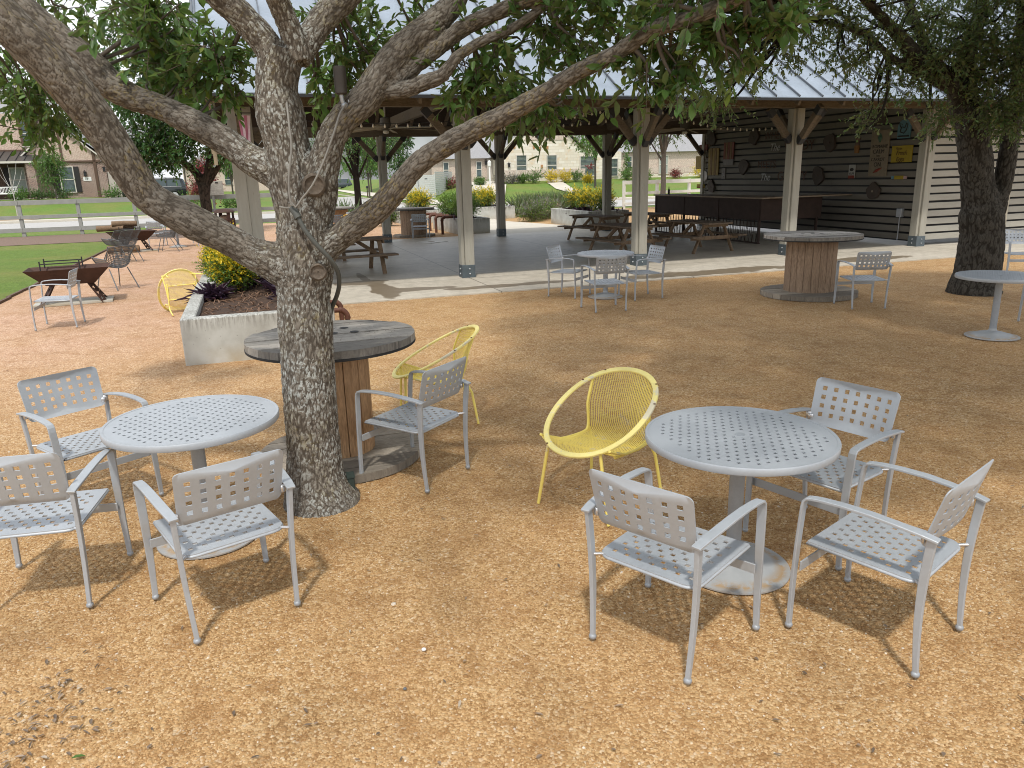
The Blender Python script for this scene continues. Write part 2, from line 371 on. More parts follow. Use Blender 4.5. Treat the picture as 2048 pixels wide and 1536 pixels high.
M = {}
M['gravel'] = gravel_mat()
M['lawn'] = grass_mat("lawn_grass", (.115, .18, .030), (.185, .265, .062)); M['grass_far'] = grass_mat("far_lawn_grass", (.12, .20, .035), (.20, .30, .07))
M['slab'] = concrete_mat("slab_concrete", (.44, .40, .32), .35); M['street'] = concrete_mat("street_concrete", (.43, .42, .40), .15); M['walk'] = concrete_mat("walk_concrete", (.56, .52, .44), .2)
M['planter'] = planter_mat(); M['bed'] = simple("bed_mulch", (.055, .032, .02), .95, .5, 30, bump=1.0, bscale=70, obj=False); M['mulch'] = simple("bark_mulch", (.17, .115, .085), .95, .5, 22, bump=1.0, bscale=60, obj=False)
M['silver'] = simple("silver_paint", (.40, .43, .46), .5, .07, 6, metal=.25, spec=.5); M['silver_old'] = simple("dull_silver_paint", (.34, .37, .40), .5, .12, 9, metal=.3, spec=.5)
M['weld'] = simple("bright_weld", (.62, .62, .63), .3, .1, 40, metal=.8)
M['foot'] = simple("foot_cap", (.34, .36, .38), .5, .1, 20, metal=.3); M['rubber'] = simple("black_rubber", (.03, .03, .03), .8, .1)
M['yellow'] = simple("yellow_paint", (.90, .73, .19), .5, .10, 7, wear=((.74, .66, .40), 9, .60)); M['yellow_edge'] = simple("faded_yellow_paint", (.88, .75, .28), .55, .12, 6, wear=((.70, .64, .46), 5, .52)); M['rustspot'] = simple("rust_spot", (.12, .05, .025), .9, .3, 40)
M['orange_yellow'] = simple("ochre_paint", (.55, .33, .04), .55, .12, 8)
M['rust'] = simple("rusty_steel", (.068, .035, .026), .72, .35, 7, metal=.2, bump=.2, bscale=40, obj=False); M['bar_rust'] = simple("dark_rusty_panel", (.040, .024, .018), .8, .3, 6, obj=False); M['rust_pipe'] = simple("rusty_pipe", (.13, .058, .04), .65, .3, 10, metal=.3, obj=False)
M['charcoal'] = simple("charcoal_wire", (.13, .14, .15), .5, .1, metal=.3)
M['black'] = simple("black_metal", (.02, .02, .022), .5, .1); M['white'] = simple("white_paint", (.72, .72, .70), .5, .05); M['grey_paint'] = simple("grey_fence_paint", (.28, .285, .265), .7, .15, 4, bump=.2, obj=False); M['white_fence'] = simple("white_fence_paint", (.62, .62, .58), .6, .1, 4, obj=False)
M['spool'] = wood("weathered_spool_boards", (.42, .39, .345), (.105, .098, .09), .8, (1.5, 12, 1), 4.0, .6, plank=.15); M['spool_base'] = wood("weathered_flange_boards", (.42, .37, .30), (.18, .15, .12), .85, (1.5, 12, 1), 4.0, .5, plank=.15)
M['cedar'] = wood("cedar_staves", (.55, .345, .19), (.32, .18, .09), .75, (9, 9, 1), 3.0, .4); M['cedar_grey'] = wood("greyed_cedar", (.40, .285, .195), (.22, .15, .10), .8, (9, 9, 1), 3.0, .4)
M['picnic'] = wood("picnic_boards", (.21, .155, .108), (.11, .08, .056), .8, (10, 1.2, 10), 3.0, .4); M['picnic_end'] = wood("picnic_legs", (.25, .17, .105), (.13, .09, .058), .8, (6, 6, 2), 3.0, .4)
M['post'] = simple("post_paint", (.34, .325, .275), .7, .12, 3, bump=.25, bscale=30, stretch=(6, 6, .7), obj=True, wear=((.24, .20, .15), 3.5, .66)); M['beam'] = wood("beam_timber", (.165, .132, .095), (.09, .072, .053), .8, (1.2, 8, 8), 3.0, .3); M['fascia'] = simple("fascia_board", (.30, .24, .16), .75, .15, 3)
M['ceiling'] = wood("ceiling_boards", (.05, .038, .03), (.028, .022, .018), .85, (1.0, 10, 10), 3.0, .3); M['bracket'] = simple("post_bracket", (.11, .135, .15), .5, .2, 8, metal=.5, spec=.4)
M['slat_shaded'] = simple("shade_darkened_slat_boards", (.15, .14, .118), .75, .16, 1.2, bump=.25, bscale=25, stretch=(1, 1, 3)); M['slat'] = simple("slat_paint", (.345, .33, .285), .7, .14, 1.2, bump=.25, bscale=25, stretch=(1, 1, 3), wear=((.25, .22, .16), 2.6, .66)); M['slat_trim'] = simple("slat_trim_paint", (.42, .38, .30), .7, .12, 3)  # inner wall's boards carry the pavilion's shade in their darker colour
def roof_metal():
    g = G("galvanised_roof"); P = g.pos(); PS = g.n("Mapping", {"Vector": g.n("TexCoord").outputs["Object"], "Scale": (1.75, .25, .25)}).outputs[0]
    n1 = g.noise(P, 1.3, 5, .6); n2 = g.noise(PS, 1.0, 2); n3 = g.noise(P, 18, 4)
    cc = g.ramp(n1, [(.3, (.24, .29, .345)), (.65, (.335, .39, .45))]); cc = g.mix(g.ramp(n2, [(.4, .35), (.6, 0.)]), cc, (.27, .31, .355)); cc = g.mix(g.ramp(n3, [(.35, .25), (.6, 0.)]), cc, (.21, .225, .25))
    g.p(Base_Color=cc, Metallic=.45, Roughness=.48, Normal=g.bump(n1, .15, .02)); return g.m
M['roof'] = roof_metal(); M['seam'] = simple("roof_seam", (.13, .145, .165), .5, .1, metal=.4)
M['galv'] = simple("galvanised_box", (.38, .40, .42), .45, .1, metal=.6); M['plate'] = simple("cover_plate", (.6, .58, .52), .5, .1)
M['wire'] = simple("grey_cable", (.22, .21, .19), .7, .1); M['conduit'] = simple("grey_conduit", (.085, .09, .082), .65, .1); M['lamp'] = simple("bronze_lamp", (.07, .062, .055), .5, .2, 12, metal=.4)
M['cut'] = wood("cut_branch_wood", (.17, .138, .108), (.08, .064, .05), .9, (1, 1, 1), 9.0, .4)
g = G("bulb_glass"); g.p(Base_Color=(.8, .74, .62), Roughness=.15); g.b.inputs["Coat Weight"].default_value = .5; M['bulb'] = g.m
g = G("window_glass"); g.p(Base_Color=g.ramp(g.noise(g.pos(obj=True), 1.5, 3), [(.3, (.02, .035, .035)), (.7, (.10, .14, .14))]), Roughness=.08); M['glass'] = g.m
g = G("car_glass"); g.p(Base_Color=(.05, .07, .075), Roughness=.05); M['carglass'] = g.m
M['car_black'] = simple("black_car_paint", (.012, .016, .016), .12, .1, spec=.6); M['car_grey'] = simple("dark_grey_car_paint", (.05, .06, .075), .15, .1, spec=.6); M['chrome'] = simple("chrome_trim", (.6, .6, .62), .2, .05, metal=.9); M['tyre'] = simple("tyre", (.02, .02, .02), .85, .1)
M['brick'] = brick_mat("red_brown_brick", (.10, .048, .038), (.29, .185, .145), (.42, .36, .31)); M['herring'] = brick_mat("herringbone_brick", (.33, .185, .15), (.46, .34, .27), (.62, .55, .46), herring=True); M['brick_pale'] = brick_mat("pale_pink_brick", (.42, .30, .25), (.54, .43, .36), (.62, .56, .48)); M['herring_pale'] = brick_mat("pale_herringbone_brick", (.36, .25, .21), (.55, .46, .39), (.64, .58, .50), herring=True); M['stone'] = stone_mat("cream_stone")
M['shingle'] = simple("roof_shingles", (.27, .27, .275), .85, .2, 8, bump=.5, bscale=14); M['dark_metal_roof'] = simple("bronze_roof_metal", (.075, .07, .065), .45, .1, metal=.4); M['timber_dark'] = simple("dark_timber_trim", (.10, .06, .04), .7, .2); M['trim'] = simple("cream_trim", (.56, .53, .47), .6, .08); M['door'] = simple("beige_door", (.44, .40, .35), .6, .06); M['shutter'] = simple("black_shutter", (.022, .02, .02), .6, .1); M['blind'] = simple("green_grey_blind", (.30, .34, .31), .6, .1, 3)
M['leaf_oak'] = leaf_mat("oak_leaves", (.090, .172, .046), (.17, .19, .09), trans=.42); M['leaf_live'] = leaf_mat("live_oak_leaves", (.10, .165, .058), (.20, .21, .12)); M['leaf_dark'] = leaf_mat("dark_oak_leaves", (.045, .115, .028), (.12, .14, .06)); M['leaf_mid'] = leaf_mat("bright_tree_leaves", (.085, .19, .04), (.16, .20, .08)); M['leaf_pale'] = leaf_mat("pale_tree_leaves", (.12, .21, .07), (.2, .22, .12)); M['leaf_yellow'] = leaf_mat("yellow_shrub_leaves", (.60, .46, .025), (.45, .4, .06), .25); M['leaf_green'] = leaf_mat("shrub_leaves", (.10, .19, .03), (.15, .2, .06)); M['leaf_purple'] = leaf_mat("purple_leaves", (.042, .022, .048), (.07, .04, .075), .4, .2); M['lavender'] = leaf_mat("lavender_leaves", (.20, .20, .19), (.2, .18, .2), .3); M['grass_tall'] = leaf_mat("tall_grass_blades", (.22, .32, .17), (.25, .3, .18)); M['red_leaf'] = leaf_mat("red_leaves", (.20, .045, .05), (.2, .08, .07)); M['dead_leaf'] = leaf_mat("dry_leaves", (.20, .15, .11), (.2, .15, .11), .45, .1, hi=(.50, .44, .36))
M['twig'] = simple("twig_bark", (.13, .10, .075), .85, .2)
M['bark_oak'] = bark_mat("oak_bark", (.185, .162, .134), (.066, .055, .044), (.27, .243, .205), lichen=.72, moss=.75); M['bark_live'] = bark_mat("live_oak_bark", (.080, .073, .062), (.024, .021, .017), (.13, .12, .10), lichen=.12); M['bark_dark'] = bark_mat("dark_bark", (.06, .045, .035), (.015, .012, .01), (.1, .08, .06)); M['bark_small'] = simple("young_bark", (.105, .088, .072), .9, .25, 12, bump=.5, obj=False); M['log'] = wood("firewood", (.24, .16, .10), (.09, .06, .045), .9, (8, 8, 2), 3, .5)
LIMBS={"oak":{"T":[[-1.268,4.52,-0.159,0.2304],[-1.261,4.52,-0.052,0.193],[-1.285,4.52,0.143,0.178],[-1.278,4.52,0.349,0.1696],[-1.265,4.5,0.689,0.1657],[-1.252,4.5,1.009,0.1642],[-1.24,4.5,1.318,0.1613],[-1.222,4.5,1.468,0.1733],[-1.199,4.5,1.615,0.1747],[-1.196,4.5,1.818,0.1609],[-1.228,4.5,2.016,0.1531],[-1.248,4.5,2.209,0.1313],[-1.269,4.5,2.385,0.1369],[-1.275,4.5,2.517,0.1176],[-1.248,4.5,2.633,0.1223],[-1.219,4.5,2.723,0.1105]],"L1":[[-1.222,4.5,1.438,0.1347],[-1.391,4.46,1.56,0.1149],[-1.482,4.42,1.607,0.099],[-1.623,4.38,1.709,0.0917],[-1.794,4.33,1.814,0.0986],[-1.983,4.28,1.957,0.0938],[-2.074,4.22,2.174,0.0979],[-2.13,4.18,2.32,0.0973],[-2.2,4.12,2.476,0.1025],[-2.279,4.06,2.612,0.105],[-2.356,4.0,2.731,0.1037],[-2.461,3.95,2.878,0.1],[-2.564,3.85,3.047,0.0915],[-2.716,3.7,3.226,0.0756],[-2.849,3.5,3.326,0.0553]],"L2":[[-1.224,4.5,2.002,0.1012],[-1.366,4.52,2.081,0.0983],[-1.481,4.54,2.14,0.0868],[-1.606,4.56,2.234,0.0838],[-1.814,4.58,2.356,0.0778],[-1.997,4.6,2.446,0.0719],[-2.119,4.6,2.489,0.0746],[-2.237,4.6,2.559,0.0828],[-2.344,4.6,2.679,0.0879],[-2.49,4.6,2.807,0.0844],[-2.633,4.6,2.939,0.0809],[-2.818,4.6,3.12,0.0758],[-3.025,4.6,3.297,0.0681],[-3.303,4.6,3.496,0.0538]],"L3":[[-1.146,4.5,1.759,0.1174],[-1.086,4.48,1.943,0.1098],[-1.049,4.46,2.067,0.0942],[-0.98,4.45,2.236,0.0817],[-0.899,4.47,2.347,0.0815],[-0.79,4.5,2.439,0.0872],[-0.669,4.55,2.6,0.0873],[-0.549,4.6,2.729,0.0848],[-0.406,4.65,2.838,0.0823],[-0.297,4.7,2.941,0.0713],[-0.243,4.72,3.022,0.0641],[-0.161,4.75,3.181,0.0568],[-0.028,4.8,3.381,0.0482],[0.146,4.8,3.576,0.0364]],"L3b":[[-0.792,4.5,2.426,0.0563],[-0.686,4.52,2.492,0.0535],[-0.588,4.56,2.56,0.051],[-0.48,4.6,2.641,0.0483],[-0.371,4.6,2.712,0.0467],[-0.226,4.6,2.812,0.0506],[-0.048,4.55,2.875,0.0443],[0.126,4.5,2.924,0.0409],[0.31,4.4,2.976,0.0371],[0.548,4.2,3.063,0.0301],[0.782,4.0,3.134,0.0213]],"L3c":[[-0.659,4.52,2.478,0.0423],[-0.542,4.5,2.491,0.0477],[-0.44,4.48,2.523,0.0446],[-0.334,4.46,2.555,0.0387],[-0.261,4.46,2.64,0.0316],[-0.122,4.5,2.724,0.0304],[0.054,4.5,2.788,0.0275],[0.157,4.5,2.849,0.0247],[0.262,4.5,2.906,0.0218],[0.426,4.5,2.996,0.0176]],"L4":[[-1.245,4.5,2.608,0.0974],[-1.302,4.48,2.739,0.0824],[-1.393,4.45,2.857,0.0812],[-1.495,4.4,2.971,0.0796],[-1.619,4.3,3.116,0.0718],[-1.732,4.1,3.264,0.0554],[-1.797,3.8,3.352,0.0374]],"L5":[[-1.129,4.5,2.656,0.0777],[-1.151,4.46,2.79,0.0681],[-1.183,4.4,2.916,0.0639],[-1.205,4.3,3.037,0.0567],[-1.211,4.1,3.187,0.046],[-1.143,3.8,3.298,0.0332]],"L6":[[-1.15,4.5,2.67,0.0832],[-1.084,4.55,2.765,0.078],[-1.022,4.6,2.862,0.0771],[-0.957,4.65,2.939,0.079],[-0.815,4.7,3.069,0.0764],[-0.634,4.8,3.243,0.0658],[-0.431,4.9,3.47,0.0519],[-0.195,5.0,3.7,0.0378]],"L7":[[-1.151,4.5,1.555,0.104],[-1.049,4.48,1.642,0.0854],[-0.967,4.46,1.7,0.0788],[-0.879,4.44,1.756,0.0782],[-0.721,4.4,1.858,0.0742],[-0.601,4.37,1.974,0.0675],[-0.486,4.34,2.087,0.0624],[-0.34,4.3,2.171,0.0615],[-0.198,4.25,2.238,0.0592],[-0.026,4.2,2.306,0.0555],[0.106,4.15,2.368,0.0507],[0.234,4.1,2.426,0.0461],[0.358,4.05,2.498,0.0427],[0.536,3.98,2.565,0.0442],[0.648,3.92,2.629,0.0421],[0.755,3.86,2.674,0.0401],[0.854,3.8,2.684,0.0383],[1.009,3.7,2.73,0.0348],[1.146,3.6,2.78,0.0304],[1.32,3.45,2.836,0.0228],[1.493,3.3,2.865,0.0147]]},"t2":{"T":[[7.388,11.85,-0.032,0.3908],[7.369,11.85,0.104,0.3658],[7.402,11.85,0.38,0.3358],[7.395,11.85,0.925,0.32],[7.33,11.85,1.269,0.3097],[7.318,11.85,1.57,0.1999],[7.307,11.85,1.756,0.0919]],"A":[[7.362,11.85,1.155,0.2717],[7.212,11.85,1.721,0.2375],[7.016,11.85,2.525,0.2331],[6.81,11.85,2.989,0.2082],[6.806,11.85,3.403,0.1472],[6.822,11.85,3.708,0.1242],[6.892,11.8,4.129,0.1008],[6.791,11.7,4.563,0.0847],[6.776,11.5,5.011,0.0616]],"B":[[7.448,11.85,1.153,0.2329],[7.548,11.85,1.527,0.1616],[7.605,11.85,1.711,0.138],[7.62,11.85,2.51,0.1279],[7.625,11.85,3.246,0.1182],[7.535,11.8,3.982,0.1012],[7.312,11.7,4.614,0.0775]],"C":[[6.791,11.8,2.915,0.1706],[6.455,11.6,3.19,0.1448],[5.926,11.4,3.391,0.1273],[5.517,11.2,3.656,0.0966],[5.154,11.0,3.881,0.074],[4.799,10.8,4.076,0.0591],[4.395,10.6,4.307,0.0448]],"D":[[6.698,11.8,3.056,0.1109],[6.033,11.5,3.243,0.0717],[5.482,11.3,3.428,0.056],[4.939,11.1,3.73,0.0443],[4.339,11.0,3.882,0.0336],[3.832,10.9,3.877,0.0233]],"E":[[6.457,11.6,3.177,0.0941],[6.088,11.7,3.669,0.0794],[5.816,11.8,4.286,0.0645],[5.64,11.9,4.701,0.0501]]},"dt":{"T":[[-12.123,31.0,-0.177,0.3045],[-12.083,31.0,0.577,0.2319],[-12.084,31.0,1.458,0.2201],[-12.059,31.0,1.941,0.259]],"A":[[-12.085,31.0,1.749,0.1996],[-12.311,31.0,2.427,0.1686],[-12.792,30.8,2.911,0.1275],[-13.165,30.5,3.471,0.0966],[-13.513,30.3,4.38,0.0666]],"B":[[-12.045,31.0,1.748,0.1796],[-11.758,31.0,2.699,0.1583],[-11.471,31.0,3.82,0.1273],[-11.494,31.0,5.109,0.0968],[-11.636,31.0,6.192,0.0671]],"C":[[-11.985,31.0,1.901,0.1395],[-11.559,31.0,2.408,0.119],[-11.007,30.8,3.054,0.0882],[-10.433,30.6,3.958,0.0579]]}}
# ================================================================== THE SETTING
def grid_sheet(name, us, vs, zf, mat, kind='structure', keep=None):
    m = MB(); nu = len(us)
    for v in vs:
        for u in us: m.v.append(W(u, v, zf(u, v)))
    for j in range(len(vs)-1):
        for i in range(nu-1):
            if keep and not keep((us[i]+us[i+1])/2, (vs[j]+vs[j+1])/2): continue
            a = j*nu+i; m.f.append((a, a+1, a+nu+1, a+nu))
    me = bpy.data.meshes.new(name); me.from_pydata(m.v, [], m.f); me.materials.append(mat); me.shade_smooth()
    o = bpy.data.objects.new(name, me); col.objects.link(o); o['kind'] = kind; return o
lin = lambda a, b, n: [a+(b-a)*i/(n-1) for i in range(n)]
US = lin(-420, -70, 15)+lin(-64, 80, 97)+lin(90, 420, 14); VS = lin(-80, -10, 6)+lin(-4, 130, 90)+lin(145, 600, 16)
grid_sheet("ground", US, VS, lambda u, v: terrain(u, v)-.024, M['grass_far'])
grid_sheet("lawn", lin(-60, -8.62, 20), lin(.2, 17.2, 8), lambda u, v: -.016, M['lawn'])
grid_sheet("gravel_ground", lin(-8.6, 45, 30), lin(-32, 25.4, 40), lambda u, v: -.008, M['gravel'])
grid_sheet("gravel_ground", lin(-60, -8.6, 12), lin(-32, .2, 20), lambda u, v: -.008, M['gravel'])
grid_sheet("mulch_strip", lin(-60, -5.5, 14), lin(17.2, 22.9, 4), lambda u, v: -.004, M['mulch'])
grid_sheet("street", lin(-200, 200, 80), [27.3, 30, 33, 37.4], lambda u, v: .0, M['street'])
grid_sheet("side_street", [-1.2, 2, 5, 7.4], lin(37.4, 260, 60), lambda u, v: .003, M['street'])
grid_sheet("pavement", lin(11.2, 120, 40), [39.4, 41.0], lambda u, v: terrain(u, v)+.03, M['walk'])
grid_sheet("pavement", lin(-120, -6, 40), [39.4, 41.0], lambda u, v: terrain(u, v)+.03, M['walk'])
grid_sheet("pavement", [9.4, 10.8], lin(39.4, 160, 50), lambda u, v: terrain(u, v)+.035, M['walk'])
for k, (a, b) in enumerate(((7.4, 120), (-120, -1.2))):
    m = MB(); p0, p1 = W(a, 37.5, .05), W(b, 37.5, .05); m.bar(p0, p1, .18, .16); m.build("kerb", M['walk'])['kind'] = 'structure'
m = MB(); m.bar(W(7.5, 37.6, .05), W(7.5, 250, .05), .18, .16); m.build("kerb", M['walk'])['kind'] = 'structure'
# walk up to the stone house, drive beside it
def strip(name, pts, wd, dz, mat):
    m = MB(); P = []
    for (a, b) in zip(pts[:-1], pts[1:]):
        for i in range(10): P.append((a[0]+(b[0]-a[0])*i/10, a[1]+(b[1]-a[1])*i/10))
    P.append(pts[-1]); vs = []
    for i, p in enumerate(P):
        q = P[min(i+1, len(P)-1)]; r = P[max(i-1, 0)]; d = Vector((q[0]-r[0], q[1]-r[1])).normalized(); n = Vector((-d.y, d.x))*wd/2
        for s_ in (-1, 1): u, v = p[0]+n.x*s_, p[1]+n.y*s_; vs.append(W(u, v, terrain(*p)+dz))
    m.add(vs, [(2*i, 2*i+1, 2*i+3, 2*i+2) for i in range(len(P)-1)]); o = m.build(name, mat); o['kind'] = 'structure'; return o
strip("path", [(23.5, 41), (22.8, 44), (22.4, 48), (23.2, 52), (24.5, 55.2)], 1.5, .05, M['walk'])
strip("driveway", [(11.6, 37.6), (13.2, 42), (15.0, 47), (16.8, 52), (17.2, 57)], 3.0, .055, M['walk'])
# pavilion floor, with a front apron, and the path from it to the street
def slab_mat():
    g = G("patio_concrete"); P = g.pos(); xy = g.n("Mapping", {"Vector": P}); xy.vector_type = 'POINT'
    q = g.n("VectorRotate", {"Vector": g.n("VectorMath", {0: P, 1: (GO[0], GO[1], 0)}, operation='SUBTRACT').outputs[0], "Angle": -GA}, rotation_type='Z_AXIS')
    s_ = g.n("SeparateXYZ", {"Vector": q.outputs[0]}); n1 = g.noise(P, .8, 6, .62); n3 = g.noise(P, 5, 6, .66); n2 = g.noise(P, 40, 3)
    cc = g.ramp(n1, [(.3, (.42, .38, .305)), (.62, (.54, .495, .41))]); cc = g.mix(g.ramp(n3, [(.36, .45), (.58, 0.)]), cc, (.28, .25, .20)); cc = g.mix(g.ramp(n2, [(.3, .3), (.6, 0.)]), cc, (.33, .30, .25))
    jn = None
    for ax, step, off in ((0, 3.95, .0), (1, 3.25, .25)):
        d = g.math('ABSOLUTE', g.math('SUBTRACT', g.math('PINGPONG', g.math('ADD', s_.outputs[ax], 40*step+off), step/2), 0.0))
        l_ = g.ramp(d, [(.008, 1.), (.016, 0.)]); jn = l_ if jn is None else g.math('MAXIMUM', jn, l_)
    cc = g.mix(g.math('MULTIPLY', jn, .8), cc, (.10, .085, .065))
    # the inner floor is smoother and a little darker
    inn = g.n("MapRange", {"Value": s_.outputs[1], "From Min": .2, "From Max": .5}).outputs[0]
    cc = g.mix(g.math('MULTIPLY', inn, .05), cc, (.24, .225, .20))
    # damp run-off stains by the open edge
    wet = None
    for (cu, cv, a, b, wv) in ((-2.0, .9, .10, .9, .5), (-2.15, .2, .55, .34, .5), (-1.9, -1.0, .26, 1.2, .4), (-1.3, -1.2, .7, .26, .3), (.35, -1.55, 1.3, .2, .4), (4.7, -1.8, 2.2, .36, .7), (8.7, -1.6, 1.2, .42, .6)):
        du = g.math('DIVIDE', g.math('SUBTRACT', s_.outputs[0], cu), a); dv = g.math('DIVIDE', g.math('SUBTRACT', s_.outputs[1], cv), b)
        r = g.math('SQRT', g.math('ADD', g.math('MULTIPLY', du, du), g.math('MULTIPLY', dv, dv))); r = g.math('ADD', r, g.math('MULTIPLY', g.math('SUBTRACT', g.noise(P, 1.7, 4), .5), 1.5))
        k = g.ramp(r, [(.88, .8), (1.0, 0.)]); wet = k if wet is None else g.math('MAXIMUM', wet, k)
    cc = g.mix(wet, cc, (.135, .095, .052))
    g.p(Base_Color=cc, Roughness=g.mix(inn, g.mix(wet, (.8,)*3, (.35,)*3), (.42,)*3), Normal=g.bump(n2, .15, .004)); return g.m
sl = MB(); sl.prism([(-3.9, -2.25), (30, -2.25), (30, 10.7), (-3.9, 10.7)], lambda p: W(p[0], p[1], -.15), lambda p: W(p[0], p[1], .012))
sl.build("patio_slab", slab_mat())['kind'] = 'structure'
sl = MB(); sl.prism([(3.3, 10.7), (8.6, 10.7), (6.9, 18), (7.2, 27.3), (4.9, 27.3), (4.6, 18)], lambda p: W(p[0], p[1], -.15), lambda p: W(p[0], p[1], .009))
sl.build("path", M['walk'])['kind'] = 'structure'
ed = MB()
for (a, b) in (((-8.6, -3), (-8.6, 17)),):
    n = 22
    for i in range(n):
        t0, t1 = i/n, (i+1)/n; ed.bar(W(a[0]+random.uniform(-.03, .03), a[1]+(b[1]-a[1])*t0, .0), W(a[0]+random.uniform(-.03, .03), a[1]+(b[1]-a[1])*t1, .0), .05, .07)
ed.build("lawn_edging", M['timber_dark'])['kind'] = 'structure'

# ---- loose stones lying over the near gravel (one uncountable mass)
def scatter_stones():
    N = 96000
    y = 1.75+(rng.random(N)**1.0)*3.9; x = (rng.random(N)-.5)*2*(.35+y*.70)
    r = (.0040+.0042*rng.random(N)**2.2)*(1+.7*(rng.random(N) < .02)); h = r*(.28+.28*rng.random(N)); ph = rng.random(N)*6.28
    K = 6; an = np.arange(K)*2*np.pi/K
    V = np.zeros((N, 2*K+1, 3), np.float32); el = .72+.5*rng.random(N)
    for k in range(K):
        j = .78+.4*rng.random(N); cx = np.cos(an[k])*r*j; cy = np.sin(an[k])*r*j*el
        X = cx*np.cos(ph)-cy*np.sin(ph); Y = cx*np.sin(ph)+cy*np.cos(ph)
        V[:, k, 0] = x+X; V[:, k, 1] = y+Y; V[:, k, 2] = -.010
        V[:, K+k, 0] = x+X*.78; V[:, K+k, 1] = y+Y*.78; V[:, K+k, 2] = -.008+h*(.7+.3*rng.random(N))
    V[:, 2*K, 0] = x; V[:, 2*K, 1] = y; V[:, 2*K, 2] = -.007+h
    F = []
    base = np.arange(N)[:, None]*(2*K+1)
    for k in range(K):
        k1 = (k+1) % K
        F.append(np.stack([base[:, 0]+k, base[:, 0]+k1, base[:, 0]+K+k1], 1)); F.append(np.stack([base[:, 0]+k, base[:, 0]+K+k1, base[:, 0]+K+k], 1)); F.append(np.stack([base[:, 0]+K+k, base[:, 0]+K+k1, base[:, 0]+2*K], 1))
    F = np.concatenate(F, 0); rn = np.repeat(rng.random(N), 2*K+1)
    g = G("loose_stone"); P = g.pos(); a = g.n("Attribute", attribute_name="rnd").outputs["Fac"]
    cc = g.ramp(a, [(0., (.26, .147, .06)), (.3, (.40, .247, .11)), (.65, (.485, .318, .153)), (.95, (.545, .385, .21)), (.988, (.59, .48, .325)), (1., (.66, .62, .54))])
    cc = g.mix(g.math('MAXIMUM', g.ramp(g.noise(P, 3.4, 6, .62), [(.52, 0.), (.66, .75)]), g.ramp(g.noise(P, 6.5, 5, .6), [(.575, 0.), (.66, .8)])), cc, g.mix(.55, cc, (.225, .108, .035)))
    cc = g.mix(g.ramp(g.noise(P, 160, 3), [(.35, .3), (.6, 0.)]), cc, (.25, .11, .03)); g.p(Base_Color=cc, Roughness=.8); g.b.inputs["Specular IOR Level"].default_value = .25
    o = fast_mesh("loose_gravel", V.reshape(-1, 3), F, g.m, attrs={"rnd": ('FLOAT', rn)}); o['kind'] = 'stuff'; o['label'] = "orange brown gravel stones strewn over the ground"
scatter_stones()

